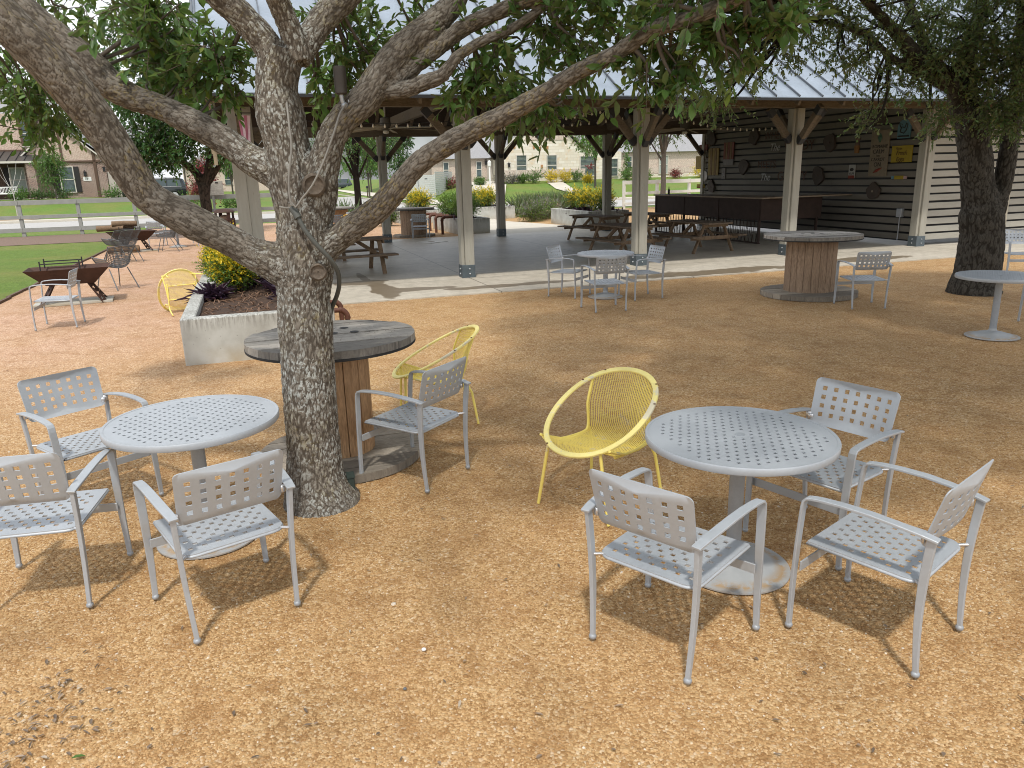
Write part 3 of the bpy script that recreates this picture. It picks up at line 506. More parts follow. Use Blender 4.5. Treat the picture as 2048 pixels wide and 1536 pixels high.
# ================================================================== CHAIRS AND TABLES ON THE GRAVEL
def arc(p, q, h, n, ax):   # bowed line from p to q, bulging h along ax
    p, q, ax = Vector(p), Vector(q), Vector(ax); return [p.lerp(q, i/n)+ax*h*math.sin(math.pi*i/n) for i in range(n+1)]
def silver_chair():
    root = thing("metal_armchair", "", "chair")
    # seat: rear corners rounded, staggered square holes
    ol = [(.243, .232), (-.243, .232)]+[(-.238+.06-.06*math.cos(R_(a)), -.232+.06-.06*math.sin(R_(a))) for a in (0, 22, 45, 68, 90)]+[(.238-.06+.06*math.cos(R_(a)), -.232+.06-.06*math.sin(R_(a))) for a in (90, 68, 45, 22, 0)]
    ho = []
    for j in range(10):
        y = -.172+j*.0395; n = 7 if j % 2 == 0 else 6
        for i in range(n): ho.append(rect_hole((i-(n-1)/2)*.062, y, .0108))
    fm = lambda x, y: ((x, y, .418+.010*(y+.2)/.43), (0, 0, 1))
    s = perforated(ol, ho, fm, .006, [(x*.04, y*.04) for x in range(-5, 6) for y in range(-5, 6)]).build("seat", M['silver'], root)
    rim = MB(); R2 = ol+[ol[0]]; rim.tube([(x*.996, y*.996, fm(x, y)[0][2]-.009) for x, y in R2], .0075, 6, False); rim.build("seat_rim", M['silver'], root, 60)
    # back: plan curve concave to the sitter, leaning backwards
    bw, z0, z1 = .234, 0.0, .278; ol = round_rect(-bw, bw, z0, z1, .03); ho = [rect_hole((i-3)*.0605, .062+j*.0515, .0122) for i in range(7) for j in range(4)]
    def fb(x, z):
        c = .030*(x/bw)**2; return (x*(1+.04*z/.26), -.250+c-.26*z, .568+.955*z), Vector((-2*.030*x/bw/bw, 1, .27)).normalized()
    perforated(ol, ho, fb, .006, [(x*.0312, z*.0267) for x in range(-7, 8) for z in range(1, 10)]).build("backrest", M['silver'], root, 40).modifiers.new('n', 'WEIGHTED_NORMAL').keep_sharp = True
    for s in (-1, 1):
        # arm and front leg are one flat bar
        arm = [(s*.262, -.292, .628), (s*.268, -.235, .640), (s*.276, -.14, .653), (s*.281, -.04, .662), (s*.283, .07, .664), (s*.284, .16, .660), (s*.284, .205, .655)]
        MB().ribbon(arm, [.04, .044, .045, .045, .044, .042, .040], .012, (1, 0, 0)).build("armrest", M['silver'], root, bev=.002)
        leg = [(s*.284, .205, .655), (s*.284, .226, .650), (s*.284, .238, .635), (s*.284, .243, .61)]+[(s*(.284-.006*math.sin(t*3.14)), .243+.008*math.sin(t*3.14)+.022*t, .61-.585*t) for t in (.15, .3, .5, .7, .85, 1.)]
        f = MB().ribbon(leg, [.040, .040, .040, .040, .040, .039, .036, .031, .027, .025], [.012]*5+[.013, .014, .016, .018, .019], (1, 0, 0)).build("front_leg", M['silver'], root, bev=.002)
        MB().sphere((s*.284, .265, .017), .018, 10, 6, .9).build("foot_cap", M['foot'], f, 60)
        rl = [(s*.262, -.268, .634)]+[(s*(.262-.024*t+.0*s), -.268+.016*math.sin(t*3.14)+.004*t, .634-.610*t) for t in (.12, .25, .38, .5, .62, .75, .88, 1.)]
        r = MB().ribbon(rl, [.020]*9, [.034, .034, .033, .032, .030, .028, .025, .022, .020], (1, 0, 0)).build("rear_leg", M['silver'], root, bev=.002)
        MB().sphere((s*.238, -.264, .017), .018, 10, 6, .9).build("foot_cap", M['foot'], r, 60)
        b = MB(); b.box((s*.246, -.236, .615), (.034, .016, .036), s*.3); b.box((s*.228, -.226, .606), (.03, .008, .034), s*.3); b.build("back_bracket", M['weld'], root, 50, bev=.004)
        MB().tube([(s*.205, -.20, .411), (s*.228, -.225, .413), (s*.248, -.246, .414)], .008, 8).build("seat_bolt", M['weld'], root, 60)
    MB().box((0, .240, .315), (.545, .008, .046)).build("stretcher", M['silver'], root, bev=.002)
    return root
chair = silver_chair(); used = False
NEAR = "silver chairs around the near tables"
CH = [  # x, y, yaw, label, group
 (.685, 2.961, -42.6, "silver armchair with its back to the viewer at the near right table's left front", NEAR),
 (1.615, 2.964, 40.8, "silver armchair on the near right table's right front side, nearest the right edge", NEAR),
 (1.70, 3.85, 127, "silver armchair facing the viewer behind the right side of the near right table", NEAR),
 (-2.75, 4.60, -128, "silver armchair facing the viewer behind the left side of the near left table", NEAR),
 (-2.40, 3.51, 11, "silver armchair cut by the left picture edge beside the near left table", NEAR),
 (-1.431, 3.324, 38.2, "silver armchair seen from behind between the near left table and the oak trunk's foot", NEAR),
 (-.68, 4.929, 58.6, "silver armchair pushed against the cable spool behind the oak trunk, its back to the right", NEAR),
 (-6.724, 11.111, 106, "silver armchair standing alone in front of the nearer rusty fire pit", None),
 (1.011, 12.767, -121.6, "silver armchair on the left of the small round table by the patio edge", "silver chairs around the patio edge table"),
 (1.447, 11.352, 13.6, "silver armchair seen from behind in front of the small patio edge table", "silver chairs around the patio edge table"),
 (2.181, 12.378, 109.1, "silver armchair on the right of the small round table by the patio edge", "silver chairs around the patio edge table"),
 (5.216, 11.034, -.7, "silver armchair with its back to the viewer right of the far cedar cable spool", None),
 (9.25, 13.6, 165, "silver armchair facing forward, half hidden by the dark live oak trunk at the right", None),
 (6.92, 9.35, 95, "silver chair mostly outside the right edge beside the right edge table, only its legs showing", None),
 (-2.98, 26.0, 0, "silver armchair in front of the spool table beyond the pavilion floor, seen from behind", "silver chairs beyond the pavilion"),
 (-6.05, 27.0, 20, "silver armchair with a white looking back beside the leftmost far spool table", "silver chairs beyond the pavilion"),
 (-5.75, 28.6, 190, "silver armchair behind the ochre wire chair at the leftmost far spool table", "silver chairs beyond the pavilion"),
 (-11.9, 25.9, 20, "silver armchair by the white topped table near the rail fence, left of it", "silver chairs by the rail fence"),
 (-9.9, 25.4, 60, "silver armchair by the white topped table near the rail fence, right of it", "silver chairs by the rail fence"),
 (-10.7, 26.9, 175, "silver armchair behind the white topped table near the rail fence", "silver chairs by the rail fence"),
]
for x, y, a, lab, grp in CH:
    place(chair, used, (x, y, .0), R_(a), lab, grp); used = True

def round_table():
    root = thing("round_metal_table", "", "table")
    R = .466; ol = [(R*math.cos(2*math.pi*k/72), R*math.sin(2*math.pi*k/72)) for k in range(72)]; ho = []
    nj = 18
    for j in range(nj):
        y = (j-(nj-1)/2)*.0435
        for i in range(-9, 10):
            x = (i+.5*(j % 2))*.050
            if abs(x) > .37 or abs(y) > .37 or math.hypot(x, y) > .405: continue
            if math.hypot(x, y) < .045: continue
            ho.append(rect_hole(x, y, .0086))
    ho.append([(.019*math.cos(2*math.pi*k/16), .019*math.sin(2*math.pi*k/16)) for k in range(16)])
    top = perforated(ol, ho, lambda x, y: ((x, y, .729), (0, 0, 1)), .005).build("tabletop", M['silver'], root)
    MB().lathe([(.458, .698), (.466, .697), (.4685, .702), (.4695, .728), (.466, .7345), (.456, .7345), (.452, .733), (.452, .700)], 96).build("rim", M['silver'], root, 50)
    MB().lathe([(.02, .733), (.026, .733), (.026, .730), (.02, .730)], 20).build("umbrella_ring", M['silver_old'], root, 40)
    MB().lathe([(.038, .05), (.038, .69), (.05, .70), (.05, .726)], 24).build("column", M['silver_old'], root, 40)
    br = MB()
    for k in range(4): a = k*math.pi/2+.4; br.bar((0, 0, .71), (.44*math.cos(a), .44*math.sin(a), .71), .03, .02)
    br.build("support_arms", M['silver_old'], root)
    g = bpy.data.materials.get("table_base") or None
    if g is None:
        gg = G("table_base"); P = gg.pos(obj=True); L_ = gg.n("VectorMath", {0: gg.n("VectorMath", {0: P, 1: (1, 1, 0)}, operation='MULTIPLY').outputs[0]}, operation='LENGTH').outputs["Value"]
        rim = gg.math('MULTIPLY', gg.ramp(L_, [(.20, 0.), (.25, 1.), (.275, .3)]), gg.ramp(gg.noise(P, 14, 5, .7), [(.42, 0.), (.55, 1.)]))
        gg.p(Base_Color=gg.mix(gg.math('MULTIPLY', rim, .8), gg.ramp(gg.noise(P, 8, 4), [(.3, (.36, .38, .39)), (.7, (.44, .455, .46))]), (.42, .26, .10)), Roughness=.5, Metallic=.25); g = gg.m
    MB().lathe([(.29, .0), (.29, .008), (.272, .010), (.245, .012), (.20, .030), (.12, .054), (.062, .066), (.045, .075), (.040, .10)], 64).build("base", g, root, 40)
    return root
tb = round_table(); used = False
for x, y, a, lab in ((1.135, 3.545, .30, "round perforated silver table at the near right, three silver chairs around it"), (-1.812, 4.052, -.62, "round perforated silver table at the near left beside the oak trunk"),
                     (1.611, 12.554, .2, "small looking round silver table at the patio edge ringed by three chairs"), (5.78, 8.80, .5, "round silver table at the right edge in front of the dark live oak trunk"),
                     (-10.95, 25.3, .1, "round table with pale top beyond the farther fire pit near the rail fence")):
    o = place(tb, used, (x, y, 0), a, lab, "round silver tables"); used = True

def spool_table(name, label, loc, R, H, rd, base_mat, drum_mat, rz, tb_=.06):
    root = thing(name, label, "spool table", loc, rz, "wooden cable spool tables")
    def disc(z0, z1, nm, mt, holes):
        m = MB(); y = -R; edges = []
        while y < R-.005:
            w_ = .15; edges.append((y, min(y+w_, R))); y += w_
        o0 = None; hl = MB()
        for (a, b) in edges:
            a2, b2 = a+.0045, b-.0045; pts = []
            f = lambda yy: math.sqrt(max(R*R-yy*yy, 0))
            ys = [a2+(b2-a2)*i/6 for i in range(7)]
            pts = [(f(q), q) for q in ys]+[(-f(q), q) for q in ys[::-1]]
            dz = random.uniform(-.005, .005)
            m.prism(pts, lambda p: (p[0], p[1], z0), lambda p, dz=dz: (p[0], p[1], z1+dz))
        o = m.build(nm, mt, root)
        if holes:
            for (x, y_) in holes: MB().lathe([(.034, z1+.0055), (.030, z1+.0065), (.001, z1+.0062)], 16, (x, y_, 0)).build("bolt_hole", M['rubber'], o)
            st = MB()
            for i in range(60):
                a = random.uniform(0, 6.28); r = random.uniform(.1, R*.9); st.lathe([(.005, z1+.0035), (.001, z1+.0045)], 6, (r*math.cos(a), r*math.sin(a), 0))
            st.build("nail_heads", M['rust'], o)['kind'] = 'stuff'
        return o
    disc(H-.058, H, "top_flange", M['spool'], [(.02, .03), (.17, .02), (.12, .20), (-.12, .10)])
    disc(0.0, tb_, "bottom_flange", base_mat, None)
    hb = MB(); hb.lathe([(R+.001, H-.068), (R+.004, H-.066), (R+.004, H-.052), (R+.001, H-.05)], 72); hb.build("edge_band", M['rubber'], root)
    d = MB(); n = max(int(2*math.pi*rd/.115), 12)
    for k in range(n):
        a0 = 2*math.pi*(k+.02)/n; a1 = 2*math.pi*(k+.98)/n; rr = rd+random.uniform(-.004, .004); d.prism([(rr*math.cos(a0), rr*math.sin(a0)), (rr*math.cos((a0+a1)/2)*1.004, rr*math.sin((a0+a1)/2)*1.004), (rr*math.cos(a1), rr*math.sin(a1)), (rr*.9*math.cos(a1), rr*.9*math.sin(a1)), (rr*.9*math.cos(a0), rr*.9*math.sin(a0))], lambda p: (p[0], p[1], tb_-.005), lambda p: (p[0], p[1], H-.06))
    d.build("drum", drum_mat, root, bev=.003); return root
spool_table("cable_spool_table", "grey topped cable spool table right behind the oak trunk", (-1.30, 5.34, 0), .60, .93, .25, M['spool_base'], M['cedar'], R_(20))
spool_table("cable_spool_table", "big cedar cable spool table at the patio edge right of center", (4.9, 12.23, 0), .75, .975, .39, M['spool_base'], M['cedar_grey'], R_(12), .075)
spool_table("cable_spool_table", "far cable spool table beyond the pavilion floor, a silver chair before it", (-3.35, 27.3, 0), .75, .98, .46, M['spool_base'], M['cedar_grey'], R_(30))
spool_table("cable_spool_table", "far reddish cable spool table seen just right of the oak trunk beside an ochre chair", (-6.6, 29.4, 0), .75, 1.0, .5, M['spool_base'], M['cedar'], R_(70))

# ---- yellow hoop chairs with expanded metal shells
def hoop_chair(paint, edge):
    root = thing("yellow_hoop_chair", "", "chair")
    # inclined hoop: centre height .555, front low, back high
    A, B = .328, .385; tilt = R_(26.5); hc = Vector((0, -.02, .590))
    def hoop(t):  # t=0 front
        x = A*math.sin(t); yy = B*math.cos(t)*1.05; k = 1+.05*math.cos(2*t); return hc+Vector((x*k, yy*math.cos(tilt), -yy*math.sin(tilt)))
    pts = [hoop(2*math.pi*i/72) for i in range(72)]
    m = MB(); n = len(pts); b0 = 0
    nrm = Vector((0, math.sin(tilt), math.cos(tilt)))
    for i in range(n):
        p = pts[i]; rad = (p-hc).normalized()
        for a, c in ((-1, -1), (1, -1), (1, 1), (-1, 1)): m.v.append(tuple(p+rad*a*.018+nrm*c*.008-rad*0))
    for i in range(n):
        for k in range(4):
            a0 = i*4+k; a1 = i*4+(k+1) % 4; j = ((i+1) % n)*4; m.f.append((a0, a1, j+(k+1) % 4, j+k))
    hp = m.build("hoop", edge, root, bev=.003)
    r = MB()
    for t in (2.15, -1.9, .5, 2.6, -2.4): p = hoop(t); r.sphere(p+(p-hc).normalized()*.012+nrm*.007, .009, 8, 5, .4)
    r.build("rust_spot", M['rustspot'], hp)
    # shell: seat from the hoop's front, curved up into the back to the hoop's top
    def prof(s):     # 0..1 along the middle: front edge -> back top
        f = hoop(0); bk = hoop(math.pi)
        P = [Vector((0, f.y, f.z)), Vector((0, .14, .388)), Vector((0, -.06, .368)), Vector((0, -.19, .376)), Vector((0, -.262, .43)), Vector((0, -.305, .58)), Vector((0, bk.y, bk.z))]
        x = s*(len(P)-1); i = min(int(x), len(P)-2); t = x-i; q = lambda k: P[max(0, min(len(P)-1, k))]
        a, b, c, d = q(i-1), q(i), q(i+1), q(i+2); return .5*((2*b)+(c-a)*t+(2*a-5*b+4*c-d)*t*t+(3*b-a-3*c+d)*t*t*t)
    def half(s):
        if s < .5: return .255-.04*s*2*.9
        return .219+.02*math.sin((s-.5)*3.14)
    def shell(a, s):   # a in [-1,1]
        p = prof(s); h = half(s); x = a*h
        yb = .085*(a*a)*max(0, min(1, (s-.45)/.35)); cf = (a*a)*.085*max(0, 1-s/.25)
        e = Vector((x, p.y+yb-cf*.9, p.z))
        if s > .8: k = (s-.8)/.2; hp_ = hc+Vector((0, 0, 0)); e.z -= k*.045*a*a; e.y += k*.01*a*a
        if s < .2: e.z += (1-s/.2)*.05*a*a
        return e
    m = MB(); NA, NS = 34, 84; wv = .0014
    pos = {}
    def nrm_at(a, s):
        e = 1e-3; return (shell(a+e, s)-shell(a-e, s)).cross(shell(a, min(s+e, 1))-shell(a, max(s-e, 0))).normalized()
    # diamond strands: zig-zag lines, each a thin flat strip
    for i in range(NA):
        for sg in (0, 1):
            prev = None
            for j in range(NS+1):
                off = .5 if (j+sg) % 2 else 0.0; a = -1+2*(i+off)/NA; s = j/NS; p = shell(min(a, 1), s)
                if prev is not None and (a <= 1.0001):
                    d = (p-prev).normalized(); nn = nrm_at(a, s); sd_ = d.cross(nn)*wv; up_ = nn*.0016; b = len(m.v)
                    m.v += [tuple(prev-sd_+up_), tuple(prev+sd_+up_), tuple(p+sd_+up_), tuple(p-sd_+up_), tuple(prev-up_), tuple(p-up_)]
                    m.f += [(b, b+1, b+2, b+3), (b+1, b+4, b+5, b+2), (b+4, b, b+3, b+5)]
                prev = p
    sh = m.build("mesh_shell", paint, root)
    for a in (-1, 1): MB().tube([shell(a, j/30) for j in range(31)], .0085, 8).build("side_rod", paint, root, 60)
    for sx in (-1, 1):
        f0 = hoop(sx*.62); MB().tube([(f0.x*.97, f0.y-.01, f0.z-.004), (sx*.265, .285, .0)], .0105, 8).build("leg", paint, root, 60)
        p = shell(sx, .55); MB().tube([(sx*.21, .14, .372), (sx*.222, -.10, .357), (sx*.228, -.225, .372), (sx*.245, -.275, .27), (sx*.275, -.315, .0)], .0105, 8).build("leg", paint, root, 60)
    cb = MB(); cb.tube([(-.21, .10, .366), (.21, .10, .366)], .008, 8); cb.tube([(-.222, -.12, .354), (.222, -.12, .354)], .008, 8); cb.build("crossbar", paint, root, 60)
    return root
hc_ = hoop_chair(M['yellow'], M['yellow_edge'])
place(hc_, False, (.535, 4.43, 0), R_(139), "yellow hoop chair with mesh shell standing left of the near right table", "yellow wire hoop chairs")
place(hc_, True, (-.66, 6.2, 0), R_(103), "yellow hoop chair behind the silver chair at the spool table, half hidden by it", "yellow wire hoop chairs")
o = place(hc_, True, (0, 0, 0), 0, "yellow hoop chair tipped on its back beside the concrete planter on the left", "yellow wire hoop chairs")
o.rotation_euler = Matrix(((-.8, 0, -.6), (-.6, 0, .8), (0, 1, 0))).to_euler(); o.location = (-5.08, 11.85, .335)
o = place(hc_, True, (-5.7, 27.75, 0), R_(200), "ochre wire chair by the leftmost far spool table, right of the oak trunk", "yellow wire hoop chairs")
for ch in o.children: ch.data = ch.data.copy(); ch.data.materials[0] = M['orange_yellow']
# ================================================================== TREES
def unit(a): return a/np.maximum(np.linalg.norm(a, axis=-1, keepdims=True), 1e-9)
def leaves(name, P, D, U, L, Wd, mat, parent, fold=.16, droop=.12):
    """P base, D axis, U rough normal, L length, Wd width: six-point folded leaves"""
    n = len(P); S = unit(np.cross(D, U)); N = np.cross(S, D); L = L[:, None]; Wd = Wd[:, None]
    V = np.zeros((n, 6, 3), np.float32)
    V[:, 0] = P; V[:, 1] = P+D*L*.32+S*Wd*.44+N*Wd*fold; V[:, 2] = P+D*L*.68+S*Wd*.40+N*(Wd*fold-L*droop*.5)
    V[:, 3] = P+D*L-N*L*droop; V[:, 4] = P+D*L*.68-S*Wd*.40+N*(Wd*fold-L*droop*.5); V[:, 5] = P+D*L*.32-S*Wd*.44+N*Wd*fold
    b = np.arange(n)[:, None]*6; F = np.concatenate([b+np.array([[0, 1, 2, 3]]), b+np.array([[0, 3, 4, 5]])], 0)
    return fast_mesh(name, V.reshape(-1, 3), F, mat, parent, {"rnd": ('FLOAT', np.repeat(rng.random(n), 6))})
def twig_mesh(P0, P1, P2, r):
    """bent three-sided twigs P0->P1->P2"""
    n = len(P0); V = []
    d = unit(P2-P0); a = unit(np.cross(d, np.array([.3, .2, .93]))); c = np.cross(d, a)
    for p, k in ((P0, 1.), (P1, .75), (P2, .35)):
        for an in (0, 2.09, 4.19): V.append(p+(a*math.cos(an)+c*math.sin(an))*r[:, None]*k)
    V = np.stack(V, 1); b = np.arange(n)[:, None]*9; F = []
    for i in (0, 3):
        for k in range(3): F.append(b+np.array([[i+k, i+(k+1) % 3, i+3+(k+1) % 3, i+3+k]]))
    return V.reshape(-1, 3), np.concatenate(F, 0)
def sprays(A, out, length, nl, leafL, ratio, spread=.9, droop=.35):
    """twigs at anchors A heading out; returns leaf arrays + twig polylines"""
    m = len(A); d = unit(out+rng.normal(0, .45, (m, 3))); ln = length*(.6+.8*rng.random(m))
    mid = A+d*ln[:, None]*.5+np.array([0, 0, .02]); end = A+d*ln[:, None]; end[:, 2] -= ln*droop*.5
    t = (np.arange(nl)+rng.random((m, nl)))/nl*.85+.15
    P = (1-t)[..., None]**2*A[:, None]+2*(t*(1-t))[..., None]*mid[:, None]+(t**2)[..., None]*end[:, None]
    D = unit(d[:, None]*.55+rng.normal(0, spread*.55, (m, nl, 3))+np.array([0, 0, -droop]))
    U = unit(np.array([0, 0, 1.])+rng.normal(0, .45, (m, nl, 3)))
    L = leafL*(.6+.75*rng.random((m, nl))); Wd = L*ratio*(.8+.4*rng.random((m, nl)))
    r = np.full(m, .0035)*(leafL/.075)**.5
    return P.reshape(-1, 3), D.reshape(-1, 3), U.reshape(-1, 3), L.ravel(), Wd.ravel(), A, mid, end, r
def foliage(name, blobs, leafL, ratio, nl, mat, parent, tname='twigs', tmat=None, length=.34, shell=.35, droop=.35, seedo=0):
    """blobs: (cx,cy,cz,rx,ry,rz,ntwigs). Twigs start inside each blob and head outwards, leaving gaps."""
    acc = [[] for _ in range(9)]
    for (cx, cy, cz, rx, ry, rz, n) in blobs:
        q = unit(rng.normal(0, 1, (n, 3)))*(rng.random((n, 1))**shell); A = q*np.array([rx, ry, rz])+np.array([cx, cy, cz])
        out = unit(q*np.array([1/rx, 1/ry, 1/rz])+np.array([0, 0, -.15])); s = sprays(A-out*length*.35, out, length, nl, leafL, ratio, droop=droop)
        for k in range(9): acc[k].append(s[k])
    P, D, U, L, Wd, a, b, c, r = [np.concatenate(x) for x in acc]
    o = leaves(name, P, D, U, L, Wd, mat, parent)
    if tmat: V, F = twig_mesh(a, b, c, r); fast_mesh(tname, V, F, tmat, o)
    return o

def bez(pts, step):
    """resample (x,y,z,r) control points with a Catmull-Rom curve"""
    P = [np.array(p, float) for p in pts]; out = []
    for i in range(len(P)-1):
        a, b, c, d = P[max(i-1, 0)], P[i], P[i+1], P[min(i+2, len(P)-1)]; n = max(int(np.linalg.norm((c-b)[:3])/step), 1)
        for k in range(n):
            t = k/n; out.append(.5*((2*b)+(c-a)*t+(2*a-5*b+4*c-d)*t*t+(3*b-a-3*c+d)*t**3))
    out.append(P[-1]); return np.array(out)
def bark_body(name, limbs, mat, parent, voxel, plate, depth, step=.04, wob=.06, flare=None, grow=0.0):
    """all limbs grown together into one skin, with real bark furrows cut in"""
    m = MB(); SK = []; s0 = 0.0
    for key, pts in limbs.items():
        q = bez(pts, step)
        for i in range(len(q)):
            q[i, 3] *= 1+wob*(mnoise.noise(Vector(q[i, :3])*4.0)+.5*mnoise.noise(Vector(q[i, :3])*11))
        if flare and key == 'T':
            for i in range(len(q)):
                q[i, 3] *= 1+flare*max(0, 1-max(q[i, 2], 0)/.35)**2
        m.tube([tuple(x[:3]) for x in q], list(q[:, 3]), 18)
        # frames for the bark coordinates
        fr = None; s = s0
        for i in range(len(q)):
            t = q[min(i+1, len(q)-1), :3]-q[max(i-1, 0), :3]; t /= np.linalg.norm(t)
            if fr is None: a = np.array([1., 0, 0]) if abs(t[0]) < .9 else np.array([0, 1., 0]); fr = a
            fr = fr-t*fr.dot(t); fr /= np.linalg.norm(fr); bn = np.cross(t, fr)
            if i: s += np.linalg.norm(q[i, :3]-q[i-1, :3])
            SK.append(np.concatenate([q[i], t, fr, bn, [s]]))
        s0 = s+1.7
    SK = np.array(SK)
    me = bpy.data.meshes.new(name); me.from_pydata(m.v, [], m.f); o = bpy.data.objects.new(name, me); col.objects.link(o)
    md = o.modifiers.new("r", 'REMESH'); md.mode = 'VOXEL'; md.voxel_size = voxel; md.use_smooth_shade = True
    sm = o.modifiers.new("s", 'SMOOTH'); sm.iterations = 6; sm.factor = .5
    bpy.context.view_layer.update(); me2 = bpy.data.meshes.new_from_object(o.evaluated_get(bpy.context.evaluated_depsgraph_get()))
    bpy.data.objects.remove(o); n = len(me2.vertices); co = np.empty(n*3, np.float32); me2.vertices.foreach_get("co", co); co = co.reshape(-1, 3)
    nr = np.empty(n*3, np.float32); me2.vertices.foreach_get("normal", nr); nr = nr.reshape(-1, 3)
    q = np.empty((n, 3)); rad = np.empty(n)
    for i in range(0, n, 6000):
        d = np.linalg.norm(co[i:i+6000, None]-SK[None, :, :3], axis=2)/np.sqrt(SK[None, :, 3]); j = d.argmin(1); k = SK[j]; off = co[i:i+6000]-k[:, :3]
        q[i:i+6000, 0] = (off*k[:, 7:10]).sum(1); q[i:i+6000, 1] = (off*k[:, 10:13]).sum(1); q[i:i+6000, 2] = k[:, 13]+(off*k[:, 4:7]).sum(1); rad[i:i+6000] = k[:, 3]
    fur = np.empty(n, np.float32); S = 1/plate
    for i in range(n):
        v = Vector((q[i, 0]*S, q[i, 1]*S, q[i, 2]*S*.27)); v = v+mnoise.noise_vector(v*.55)*.55+mnoise.noise_vector(v*1.7)*.2
        ds, _ = mnoise.voronoi(v, distance_metric='DISTANCE', exponent=2.5); fur[i] = min((ds[1]-ds[0])/.42, 1.0)
    dep = np.minimum(depth, rad*.14)
    co2 = co+nr*((fur-1)*dep+np.array([mnoise.noise(Vector(c)*9)*.25 for c in co])*dep)[:, None]
    me2.vertices.foreach_set("co", co2.astype(np.float32).ravel())
    a = me2.attributes.new("bark", 'FLOAT_VECTOR', 'POINT'); a.data.foreach_set("vector", q.astype(np.float32).ravel())
    a = me2.attributes.new("furrow", 'FLOAT', 'POINT'); a.data.foreach_set("value", fur)
    me2.materials.clear(); me2.materials.append(mat); me2.name = name; me2.update()
    o = bpy.data.objects.new(name, me2); col.objects.link(o)
    if parent is not None: o.parent = parent
    return o, SK
def sub_branches(SK, targets, name, mat, parent, r0=.016, zmin=-9):
    """thin branches from the nearest limb to each foliage mass"""
    m = MB()
    cand = SK[SK[:, 2] > zmin]
    for (cx, cy, cz, rx, ry, rz, n) in targets:
        c = np.array([cx, cy, cz]); k = cand[np.linalg.norm(cand[:, :3]-c, axis=1).argmin()]; b = k[:3]
        for _ in range(max(2, min(7, n//30))):
            e = c+unit(rng.normal(0, 1, 3))*np.array([rx, ry, rz])*.8; mid = (b+e)/2+rng.normal(0, .06, 3)*np.linalg.norm(e-b); L = np.linalg.norm(e-b); r = r0*(.6+.5*random.random())
            mid2 = (mid+e)/2+rng.normal(0, .05, 3)*L
            q = bez([(*b, r*1.4), (*mid, r), (*mid2, r*.7), (*e, r*.3)], max(L/10, .03)); m.tube([tuple(x[:3]) for x in q], list(q[:, 3]), 5)
    return m.build(name, mat, parent, 80)

# camera-space helper used only to convert traced outlines into world blobs at their own distances
def blob(px, py, Y, rx, rz, n, ry=None):
    d = _f+_r*((px-1024)/1500)+_u*((768-py)/1500); k = Y/d.y; p = Vector((0, 0, CAMH))+d*k; s = Y/1500
    return (p.x, p.y, p.z, rx*s, (ry if ry else (rx+rz)/2)*s*1.0, rz*s, n)

# ---- the big oak in front
oak = thing("oak_tree", "large foreground oak with lichen spotted trunk and spreading limbs", "tree", (-1.27, 4.5, 0))
L0 = {k: [(x+1.27, y-4.5, z, r) for x, y, z, r in v] for k, v in LIMBS['oak'].items()}
ext = {'L1': [(-2.2, -1.4, 3.9, .04), (-2.9, -1.8, 4.5, .025)], 'L2': [(-2.8, .3, 4.0, .04), (-3.6, .6, 4.5, .02)], 'L3': [(1.9, .5, 4.1, .028), (2.5, .7, 4.7, .018)], 'L4': [(-1.0, -1.0, 3.9, .03), (-1.5, -1.4, 4.6, .018)], 'L5': [(.1, -.9, 3.9, .028), (.2, -1.3, 4.7, .016)], 'L6': [(1.6, .8, 4.3, .03), (2.2, 1.2, 4.9, .016)], 'L3b': [(2.7, -.8, 3.5, .016), (3.3, -1.1, 3.9, .01)]}
for k, v in ext.items(): L0[k] = L0[k]+v
ob, SK = bark_body("trunk", L0, M['bark_oak'], oak, .0072, .0170, .0058, flare=.34)
# two healed pruning cuts and a stub
for (x, y, z, r, nrm) in ((.195, -.165, 1.985, .050, (.25, -1, -.02)), (.165, -.135, 1.50, .040, (.25, -1, .05))):
    n = Vector(nrm).normalized(); Q_ = n.to_track_quat('Z', 'Y').to_matrix().to_4x4(); Q_.translation = Vector((x, y, z))
    m = MB().lathe([(r*1.25, -.05), (r*1.30, .0), (r*1.22, .016), (r*1.02, .022), (r*.92, .012), (r*.5, .008), (r*.12, .011), (.002, .004)], 28)
    for i in range(len(m.v)):
        p = Vector(m.v[i]); p *= 1+.07*mnoise.noise(p*30+Vector((x*9, z*9, 0))); m.v[i] = tuple(Q_ @ p)
    m.build("cut_knot", M['cut'], oak, 60)
ox, oy = -1.27, 4.5
def loc_(b): return (b[0]-ox, b[1]-oy, b[2], *b[3:])
seen = [loc_(blob(*a)) for a in (
    (310, 70, 4.9, 70, 60, 30), (370, 130, 4.85, 75, 45, 34), (300, 20, 4.7, 90, 30, 26), (440, 110, 4.7, 45, 60, 26), (455, 165, 4.8, 40, 30, 14), (345, 170, 5.0, 50, 20, 12),
    (690, 60, 5.1, 60, 55, 26), (735, 105, 5.0, 55, 45, 26), (650, 165, 5.0, 45, 25, 16), (700, 150, 5.1, 55, 30, 14), (820, 60, 5.2, 50, 40, 12),
    (960, 165, 4.7, 60, 30, 22), (1010, 120, 4.7, 60, 55, 24), (1095, 60, 4.6, 70, 55, 30), (1040, 205, 4.5, 70, 26, 22), (1110, 215, 4.35, 45, 24, 12), (1150, 110, 4.5, 60, 50, 20), (930, 130, 4.8, 40, 30, 10),
    (1230, 50, 4.3, 70, 45, 16), (1190, 5, 4.3, 80, 30, 16), (1290, 90, 4.05, 55, 45, 13), (1365, 85, 3.95, 65, 55, 22), (1450, 60, 3.85, 75, 50, 24), (1530, 50, 3.8, 65, 45, 18), (1400, 0, 3.8, 120, 35, 22), (1590, 40, 3.8, 50, 35, 11), (1350, 150, 3.95, 40, 22, 8), (1480, 120, 3.8, 35, 20, 5), (1300, 160, 3.95, 30, 20, 5))]
